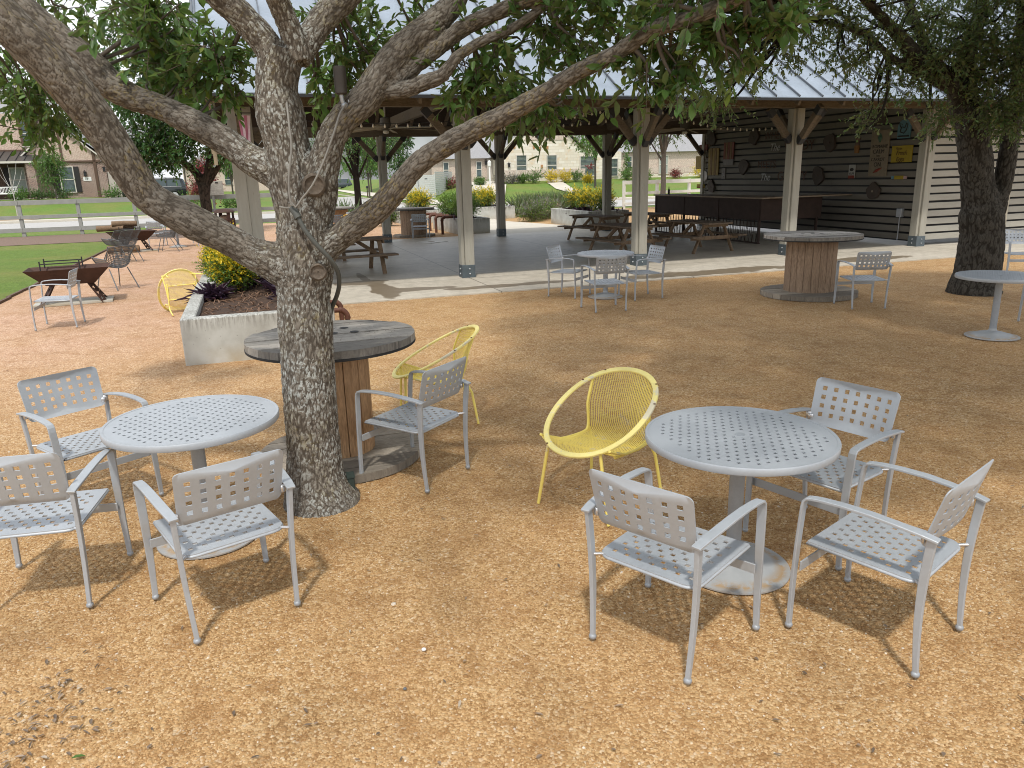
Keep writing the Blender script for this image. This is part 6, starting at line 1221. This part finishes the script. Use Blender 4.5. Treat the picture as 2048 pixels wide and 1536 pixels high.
# --- stone and brick house in the middle
h2 = thing("stone_house", "cream stone and pale brick house with grey shingle roof seen through the pavilion", "house", W(19, 56, 0), GA); X = lambda u: u-19
prism_x([(0, .8), (X(32), .8), (X(32), 4.0), (X(27.6), 4.4), (X(23.6), 8.0), (X(19.0), 3.75)], 0, 9).build("stone_gable", M['stone'], h2)
MB().box((X(23.5), -.03, 2.15), (9.0, .08, .62)).build("brick_band", M['herring_pale'], h2); prism_x([(X(21.6), 5.2), (X(26.2), 5.2), (X(23.6), 7.7)], -.06, .0).build("gable_brickwork", M['herring_pale'], h2)
m = MB(); m.bar((X(18.6), -.25, 3.62), (X(23.65), -.25, 8.25), .10, .26, (0, 1, 0)); m.bar((X(23.6), -.25, 8.25), (X(28.4), -.25, 4.0), .10, .26, (0, 1, 0)); m.build("barge_board", M['trim'], h2)
MB().box((X(16.0), 6, 2.3), (6.2, 8, 3.0)).build("brick_wing", M['brick_pale'], h2); MB().box((X(39.0), 4.6, 2.35), (14.5, 8, 3.2)).build("brick_wall", M['brick_pale'], h2); MB().box((X(39.0), .56, 2.1), (14.4, .06, .62)).build("brick_band", M['herring_pale'], h2); MB().box((X(39), .55, 1.2), (14.4, .1, 1.1)).build("stone_plinth", M['stone'], h2)
m = MB(); m.add([(X(12.4), 1.6, 3.65), (X(21), 1.6, 3.65), (X(21.5), 7.5, 7.4), (X(15), 7.5, 7.4)], [(0, 1, 2, 3)]); m.add([(X(18.6), -.3, 3.7), (X(23.6), -.3, 8.3), (X(23.6), 10, 8.3), (X(18.6), 10, 3.7)], [(0, 1, 2, 3)]); m.add([(X(28.4), -.3, 4.0), (X(23.6), -.3, 8.3), (X(23.6), 10, 8.3), (X(28.4), 10, 4.0)], [(0, 1, 2, 3)]); m.add([(X(27), .2, 3.95), (X(46.5), .2, 3.95), (X(44), 7, 8.2), (X(27), 7, 8.2)], [(0, 1, 2, 3)])
m.build("roof", M['shingle'], h2)
window(h2, X(21.3), -.0, 1.9, 3.8, .95, M['trim'], M['glass'], louver=True); window(h2, X(24.45), -.0, 1.9, 3.75, .95, M['trim'], M['glass'], louver=True); window(h2, X(28.3), -.0, 1.8, 3.6, 1.6, M['trim'], M['glass'], louver=True); window(h2, X(31.2), -.0, 1.7, 3.3, .7, M['trim'], M['glass'], louver=True); window(h2, X(33.1), .52, 2.55, 3.5, .6, M['trim'], M['glass']); window(h2, X(37.1), .52, 1.8, 3.5, .95, M['trim'], M['blind']); window(h2, X(23.2), -.06, 5.4, 6.1, .42, M['black'], M['glass'], mull=False)
for u in (14.3, 17.6, 16.4): window(h2, X(u), 1.98, 1.95 if u != 16.4 else 3.2, 3.3 if u != 16.4 else 3.55, .45, M['trim'], M['glass'])
MB().box((X(19.2)-.35, 1.92, 2.55), (.9, .1, 2.1)).build("door", M['door'], h2); sconce(X(20.0), 0, 2.9, h2); sconce(X(18.3), 2.0, 3.2, h2)
m = MB()
for (x, z) in ((22.6, 4.55), (24.0, 4.5), (23.2, 4.4), (23.4, 2.75), (20.6, 4.6)): m.box((X(x), -.02, z), (.22, .06, .32))
m.build("rust_stones", C("rust_stone", (.40, .22, .10)), h2)
h3 = thing("far_house", "far tan house with grey roof at the end of the side street", "house", W(-7, 150, 0), GA); MB().box((0, 0, 2.6), (16, 10, 5)).build("wall", M['brick_pale'], h3); prism_x([(-8.6, 5.0), (8.6, 5.0), (0, 9.5)], -5.6, 5.6).build("roof", M['shingle'], h3)
for x in (-4.5, 0, 4.5): window(h3, x, -5.0, 1.6, 3.6, 1.3, M['trim'], M['glass'])
wf = thing("board_fence", "tall grey board fence with black hinges left of the stone house", "fence", (*W(8.4, 50.5)[:2], .2), GA)
m = MB()
for k in range(12): m.box((1.45, 0, .12+k*.165), (2.9, .03, .15))
m.build("boards", C("fence_grey", (.46, .48, .46)), wf)
for x in (0, 1.5, 2.95): MB().box((x, .03, 1.0), (.09, .09, 2.1)).build("post", C("fence_grey", (.46, .48, .46)), wf)
for z in (.6, 1.7): MB().box((2.2, -.03, z), (.22, .03, .05)).build("hinge", M['black'], wf)
for k in range(1): pass
wf2 = thing("board_fence", "grey board fence stretching back toward the brick wing of the stone house", "fence", (*W(11.4, 50.5)[:2], .45), GA+R_(62)); m = MB()
for k in range(12): m.box((3.2, 0, .12+k*.165), (6.4, .03, .15))
m.build("boards", C("fence_grey", (.46, .48, .46)), wf2)
# cars
def suv(name, label, loc, rz, paint, s=1.0):
    c = thing(name, label, "car", loc, rz)
    body = [(-2.5, .45), (-2.52, .95), (-2.42, 1.08), (-1.0, 1.12), (1.35, 1.10), (2.35, .98), (2.5, .8), (2.52, .42), (2.2, .34), (-2.3, .34)]
    cab = [(-2.40, 1.06), (-2.18, 1.72), (-1.9, 1.80), (.35, 1.80), (.75, 1.72), (1.45, 1.09)]
    MB().prism(body, lambda p: (p[0]*s, -.97*s, p[1]*s), lambda p: (p[0]*s, .97*s, p[1]*s)).build("body", paint, c, 40, bev=.05, seg=2)
    MB().prism(cab, lambda p: (p[0]*s, -(.93-.16*max(0, (p[1]-1.1)/.7))*s, p[1]*s), lambda p: (p[0]*s, (.93-.16*max(0, (p[1]-1.1)/.7))*s, p[1]*s)).build("cabin", paint, c, 40, bev=.03)
    for sy in (-1, 1):
        g_ = MB()
        for ol in ([(-2.12, 1.16), (-1.98, 1.66), (-1.05, 1.68), (-1.0, 1.16)], [(-.9, 1.16), (-.95, 1.68), (-.05, 1.68), (-.02, 1.16)], [(.06, 1.16), (.04, 1.68), (.42, 1.67), (1.15, 1.16)]):
            g_.prism(ol, lambda p: (p[0]*s, sy*(.945-.16*max(0, (p[1]-1.1)/.7))*s, p[1]*s), lambda p: (p[0]*s, sy*(.90-.16*max(0, (p[1]-1.1)/.7))*s, p[1]*s))
        g_.build("side_windows", M['carglass'], c); MB().bar((-2.1*s, sy*.935*s, 1.12*s), (1.3*s, sy*.935*s, 1.12*s), .02, .03).build("chrome_strip", M['chrome'], c); MB().bar((-1.9*s, sy*.66*s, 1.85*s), (.3*s, sy*.66*s, 1.85*s), .04, .04).build("roof_rail", M['chrome'], c)
        for x in (-1.5, 1.5):
            w_ = MB().lathe([(.0, -.11), (.36, -.11), (.38, -.08), (.38, .08), (.36, .11), (.0, .11)], 24); Mx = Matrix.Translation((x*s, sy*.86*s, .38*s)) @ Matrix.Rotation(R_(90), 4, 'X') @ Matrix.Diagonal((s, s, s, 1)); w_.v = [tuple(Mx @ Vector(p)) for p in w_.v]; wo = w_.build("wheel", M['tyre'], c, 40)
            r_ = MB(); r_.lathe([(.10, 0), (.09, .02)], 12)
            for k in range(8): a = k*.785; r_.box((.15*math.cos(a), .15*math.sin(a), .0), (.24, .05, .03), a)
            r_.lathe([(.24, -.02), (.27, -.02), (.27, .02), (.24, .02)], 24); Mx = Matrix.Translation((x*s, sy*.975*s, .38*s)) @ Matrix.Rotation(R_(90), 4, 'X') @ Matrix.Diagonal((s, s, s, 1)); r_.v = [tuple(Mx @ Vector(p)) for p in r_.v]; r_.build("rim", M['chrome'], wo)
    MB().box((-2.50*s, .72*s, .98*s), (.06, .2, .3)).build("tail_light", C("tail_red", (.35, .02, .02)), c); MB().box((-2.50*s, -.72*s, .98*s), (.06, .2, .3)).build("tail_light", C("tail_red", (.35, .02, .02)), c); return c
suv("parked_car", "shiny black sport utility car parked in front of the brick house's garage", (*W(-11.3, 57)[:2], terrain(-11.3, 57)), GA+math.pi, M['car_black'])
suv("parked_car", "small looking dark grey car parked far up the side street right of the oak trunk", (*W(11.0, 122)[:2], terrain(11, 122)), GA+R_(200), M['car_grey'], .95)
mb = thing("mailbox", "black mailbox on a post at the side street's corner lawn", "mailbox", (*W(8.7, 72)[:2], terrain(8.7, 72)), GA); MB().box((0, 0, .5), (.1, .1, 1.0)).build("post", M['timber_dark'], mb); MB().box((0, -.1, 1.12), (.22, .5, .26)).build("box", M['black'], mb, bev=.04)
# trees and shrubs
far_tree("street_tree", "leafy tree before the stone house's right windows", 25.6, 48.5, 6.2, 2.4, 2.3, .16, M['leaf_mid'], tw=55)
far_tree("street_tree", "slim trunked tree standing just behind the white planter, right of the back post", 12.57, 19.2, 6.2, 3.1, 2.0, .12, M['leaf_mid'], tw=60, r0=.13)
far_tree("street_tree", "drooping grey green tree right of the middle post, before the brick windows", 17.2, 22.0, 6.4, 2.7, 2.4, .11, M['leaf_live'], tw=75, r0=.14)
far_tree("street_tree", "dark leaved tree behind the pavilion's second back post on the left", 1.2, 24.6, 6.5, 2.3, 2.5, .12, M['leaf_dark'], tw=80, r0=.17)
far_tree("street_tree", "bright green tree far up the side street left of the back post", 8.0, 66, 7, 2.0, 3.0, .2, M['leaf_mid'], tw=55)
far_tree("street_tree", "broad green tree far behind the mailbox", 11, 84, 8, 2.0, 3.6, .24, M['leaf_mid'], tw=60)
far_tree("street_tree", "green tree beyond the board fence at the side street", 9.6, 57, 6.4, 1.8, 2.4, .18, M['leaf_dark'], tw=55)
far_tree("small_tree", "young bushy tree before the brick house's shuttered window", -17.9, 52.5, 4.3, 1.0, 1.35, .11, M['leaf_mid'], tw=55, r0=.05)
far_tree("background_tree", "tall pale green tree rising behind the brick house", -16.5, 72, 14, 4, 4.5, .3, M['leaf_pale'], tw=70)
far_tree("background_tree", "tall green tree behind the brick house's garage wing", -10, 74, 13, 4, 4.5, .3, M['leaf_mid'], tw=70)
far_tree("background_tree", "tall dark tree at the far left behind the brick house", -27, 74, 14.5, 4, 4.5, .3, M['leaf_pale'], tw=70)
far_tree("red_leaf_tree", "small red leaved tree behind the dark oak's fork", -6.8, 40.5, 3.6, .9, 1.1, .12, M['red_leaf'], tw=50, r0=.05)
far_tree("background_tree", "green tree behind the notice board, left of the pavilion's post", -5.5, 78, 8, 2, 3.2, .25, M['leaf_mid'], tw=55)
far_tree("background_tree", "round green tree at the far end of the side street", -3.5, 120, 8, 2, 4, .3, M['leaf_mid'], tw=55)
sp = thing("bare_sapling", "thin bare sapling standing in a mulch ring behind the rail fence", "tree", (*W(-18.3, 42.6)[:2], terrain(-18.3, 42.6)))
m = MB(); m.tube([(0, 0, 0), (.02, 0, 1.6), (-.05, 0, 2.6)], [.035, .028, .02], 6)
for a, z, l in ((.3, 1.5, 1.6), (2.6, 1.6, 1.7), (1.4, 1.9, 1.8), (4.0, 1.8, 1.4), (5.2, 2.1, 1.3)): m.tube([(0, 0, z), (l*.35*math.cos(a), l*.3*math.sin(a), z+l*.6), (l*.5*math.cos(a), l*.4*math.sin(a), z+l)], [.018, .012, .004], 5)
m.build("trunk", C("pale_bark", (.42, .40, .37)), sp)
mr = MB().lathe([(1.3, .0), (1.1, .05), (.2, .09), (.001, .09)], 28).build("mulch_ring", C("ring_mulch", (.40, .30, .19)), None, 40); mr.location = (*W(-18.3, 42.6)[:2], terrain(-18.3, 42.6)); mr['kind'] = 'structure'
SH = "garden shrubs along the stone house"
for k, (u, v, r, h, mt, lab) in enumerate(((18.4, 53.5, .8, .7, 'lavender', "low purple flower mass at the stone house's left corner"), (19.6, 53.6, .7, .7, 'lavender', "purple flower mass left of the round green shrubs"), (20.5, 53.4, .6, .8, 'leaf_mid', "small round green shrub under the left stone window"), (21.6, 53.2, .95, 1.0, 'leaf_mid', "largest round green shrub before the stone wall"), (23.2, 53.0, .8, 1.0, 'leaf_yellow', "yellow green shrub between the stone windows"), (24.5, 52.8, .75, .95, 'leaf_yellow', "golden shrub right of it below the second stone window"), (25.9, 53.4, .8, 1.0, 'leaf_mid', "green shrub by the stone house's entrance"), (26.6, 52.2, .6, .6, 'leaf_yellow', "low golden shrub by the entrance walk"), (16.0, 52.5, .6, .6, 'leaf_mid', "small green shrub at the lamp post before the brick wing"), (12.4, 54.2, .8, .9, 'leaf_mid', "left green shrub by the board fence"), (14.0, 54.0, .9, .8, 'red_leaf', "pinkish shrub below the brick wing's windows"), (13.2, 54.2, .75, .9, 'leaf_mid', "green shrub between the board fence and pinkish shrub"), (31.5, 53.6, 1.0, 1.0, 'leaf_mid', "green shrub right of the entrance"), (33.6, 53.8, .9, .7, 'leaf_green', "low shrub behind the white rail fence's first post"), (37.2, 54.2, .7, .7, 'red_leaf', "small reddish shrub under the right brick window"), (40.0, 54, 1.0, 1.3, 'leaf_yellow', "bright yellow shrub at the slatted wall's edge"))): bush("garden_shrub", lab, "shrub", (*W(u, v)[:2], terrain(u, v)-.05), r, h, 70, .12, M[mt], group=SH, nl=8)
b = thing("conifer_shrub", "pointed green conifer right of the entrance windows", "shrub", (*W(31.9, 54.6)[:2], terrain(31.9, 54.6))); foliage("foliage", [(0, 0, .5, .55, .55, .4, 60), (0, 0, 1.1, .45, .45, .45, 60), (0, 0, 1.7, .3, .3, .4, 40), (0, 0, 2.2, .14, .14, .3, 20)], .12, .5, 8, M['leaf_mid'], b, length=.25); MB().tube([(0, 0, -.1), (0, 0, 2.0)], [.06, .02], 6).build("trunk", M['twig'], b)
for k, (u, v, r, h, mt, lab) in enumerate(((-23.6, 56.2, .9, .8, 'leaf_mid', "leafy plant under the white porch bench, left"), (-21.2, 56.2, .9, .7, 'leaf_mid', "leafy plant under the white porch bench, right"), (-18.4, 56.5, 1.1, .6, 'leaf_dark', "low dark hedge under the shuttered window"), (-19.9, 56.4, .9, .55, 'leaf_dark', "low dark shrub by the porch downspout"), (-14.6, 57.2, .9, .8, 'leaf_mid', "green shrub before the beige side door"), (-24.8, 54.6, .7, .6, 'lavender', "grey green shrub at the left picture edge"), (-5.2, 47, .9, .8, 'leaf_mid', "green shrub beyond the notice board"), (-8.2, 53, 1.3, .8, 'leaf_mid', "low green shrub behind the parked black car"))): bush("garden_shrub", lab, "shrub", (*W(u, v)[:2], terrain(u, v)-.05), r, h, 60, .13, M[mt], group="garden shrubs along the brick house", nl=8)
for u, lab in ((26.2, "tall dark flower urn left of the stone entrance"), ): 
    t = thing("flower_urn", lab, "flower pot", (*W(u+1.2, 53.6)[:2], terrain(u+1.2, 53.6))); MB().lathe([(.18, 0), (.26, .5), (.30, 1.1), (.26, 1.1)], 16).build("pot", C("urn_green", (.10, .13, .11)), t, 40); foliage("flowers", [(0, 0, 1.35, .35, .35, .25, 40)], .1, .6, 8, M['red_leaf'], t, length=.2)
t = thing("lamp_post", "short white garden lamp post before the brick wing", "lamp post", (*W(17.0, 52.6)[:2], terrain(17, 52.6))); MB().tube([(0, 0, 0), (0, 0, 1.6)], [.09, .07], 10).build("post", M['white'], t); MB().lathe([(.08, 1.6), (.15, 1.68), (.17, 2.0), (.05, 2.15)], 8).build("lantern", M['white'], t)
# ================================================================== SMALL THINGS ON AND UNDER THE OAK
def at_oak(x, y, z): return (x-1.27, y+4.5, z)
t = thing("tree_uplight", "bronze canister lamp bracketed to the oak's right limb with hanging cable", "lamp", at_oak(.375, -.10, 2.46))
MB().lathe([(.001, .0), (.024, .0), (.033, .008), (.034, .05), (.0335, .046), (.034, .05), (.034, .143), (.028, .146), (.001, .146)], 20).build("canister", M['lamp'], t, 40)
m = MB(); m.tube([(0, 0, 0), (.002, .0, -.03), (.012, .01, -.06)], [.012, .012, .014], 10); m.sphere((.012, .006, -.055), .02, 10, 6); m.box((.04, .05, -.06), (.05, .06, .07), .5); m.build("knuckle", M['galv'], t, 50)
m = MB(); m.sphere((.036, .02, -.035), .008, 8, 5); m.sphere((.03, .015, -.078), .008, 8, 5); m.build("bracket_screw", M['galv'], t)
t = thing("hanging_cable", "grey brown power cable looping down the oak's fork to the canister lamp", "cable", at_oak(0, 0, 0)); q = bez([(.40, -.115, 2.41, 1), (.37, -.15, 2.36, 1), (.34, -.20, 2.26, 1), (.27, -.225, 2.10, 1), (.20, -.235, 1.98, 1), (.14, -.225, 1.92, 1), (.10, -.235, 1.87, 1), (.075, -.235, 1.90, 1), (.078, -.235, 2.02, 1), (.105, -.22, 2.18, 1), (.10, -.20, 2.30, 1), (.085, -.15, 2.42, 1)], .03); MB().tube([tuple(a[:3]) for a in q], .0062, 8).build("cable", M['wire'], t, 60)
t = thing("flexible_conduit", "thick dark grey conduit strapped round the oak trunk's right side", "conduit", at_oak(0, 0, 0)); q = bez([(.07, -.19, 1.86, 1), (.10, -.21, 1.82, 1), (.13, -.215, 1.75, 1), (.19, -.205, 1.66, 1), (.245, -.17, 1.58, 1), (.272, -.11, 1.50, 1), (.262, -.05, 1.42, 1), (.225, .03, 1.34, 1), (.15, .12, 1.2, 1), (.08, .17, .9, 1), (.06, .21, .5, 1), (.06, .26, .03, 1)], .03); MB().tube([tuple(a[:3]) for a in q], .0135, 12).build("tube", M['conduit'], t, 60); MB().tube([(.068, -.192, 1.865), (.088, -.205, 1.84), (.105, -.215, 1.81)], .021, 12).build("coupling", M['conduit'], t, 60); MB().tube([(.0, -.20, 1.875), (.03, -.205, 1.868), (.066, -.194, 1.866)], .0055, 6).build("cable_end", M['wire'], t)
t = thing("ground_box", "small dark green valve box at the foot of the oak trunk's right side", "utility box", at_oak(.20, .06, 0), .3); MB().box((0, 0, .07), (.045, .09, .16)).build("housing", C("box_green", (.03, .045, .038)), t, bev=.006); MB().box((0, 0, .155), (.052, .098, .010)).build("lid", C("box_green", (.03, .045, .038)), t)
t = thing("ground_box", "small dark box at the foot of the live oak at the right", "utility box", (7.55, 11.62, 0), .2); MB().box((0, 0, .16), (.10, .12, .34)).build("housing", C("box_black", (.02, .025, .022)), t, bev=.006); MB().box((0, 0, .335), (.11, .13, .02)).build("lid", C("box_black", (.02, .025, .022)), t)
# dry leaves and bits of litter (uncountable)
n = 300; y = 2.2+rng.random(n)**1.6*6.5; x = (rng.random(n)-.5)*2*(.6+y*.66); k = rng.random(n) < .2; x[:110] = -1.86+rng.normal(0, .13, 110); y[:110] = 2.5+rng.normal(0, .2, 110)
a = rng.random(n)*6.28; D = np.stack([np.cos(a), np.sin(a), np.zeros(n)+.08], 1); o = leaves("dry_leaf_litter", np.stack([x, y, np.full(n, .004)], 1), D, np.tile([0, .1, 1.], (n, 1)), rng.uniform(.014, .045, n), rng.uniform(.006, .016, n), M['dead_leaf'], None); o['kind'] = 'stuff'; o['label'] = "dry brown leaves scattered on the gravel"
t = thing("green_leaf", "single fresh green leaf lying on the gravel at the bottom left", "leaf", (-1.62, 2.28, .008), .2); lf = leaves("blade", np.array([[-.022, 0, 0]]), np.array([[1., .05, .12]]), np.array([[0, 0, 1.]]), np.array([.05]), np.array([.018]), M['leaf_mid'], t)
for nm, x, y, s in (("white_pebble", -.42, 2.88, .011), ("dark_pebble", -.47, 2.62, .008)):
    t = tag(MB().sphere((0, 0, 0), s, 8, 5, .6).build(nm, M['white'] if nm[0] == 'w' else M['charcoal'], None, 70, loc=(x, y, s*.4)), ("single white pebble standing out on the gravel left of center" if nm[0] == 'w' else "single dark pebble on the gravel below the oak trunk"), "pebble")
mr = MB().lathe([(.9, -.01), (.6, .012), (.25, .035), (.001, .04)], 30).build("root_mound", M['gravel'], None, 60); mr.location = (7.35, 11.9, -.004); mr['kind'] = 'structure'
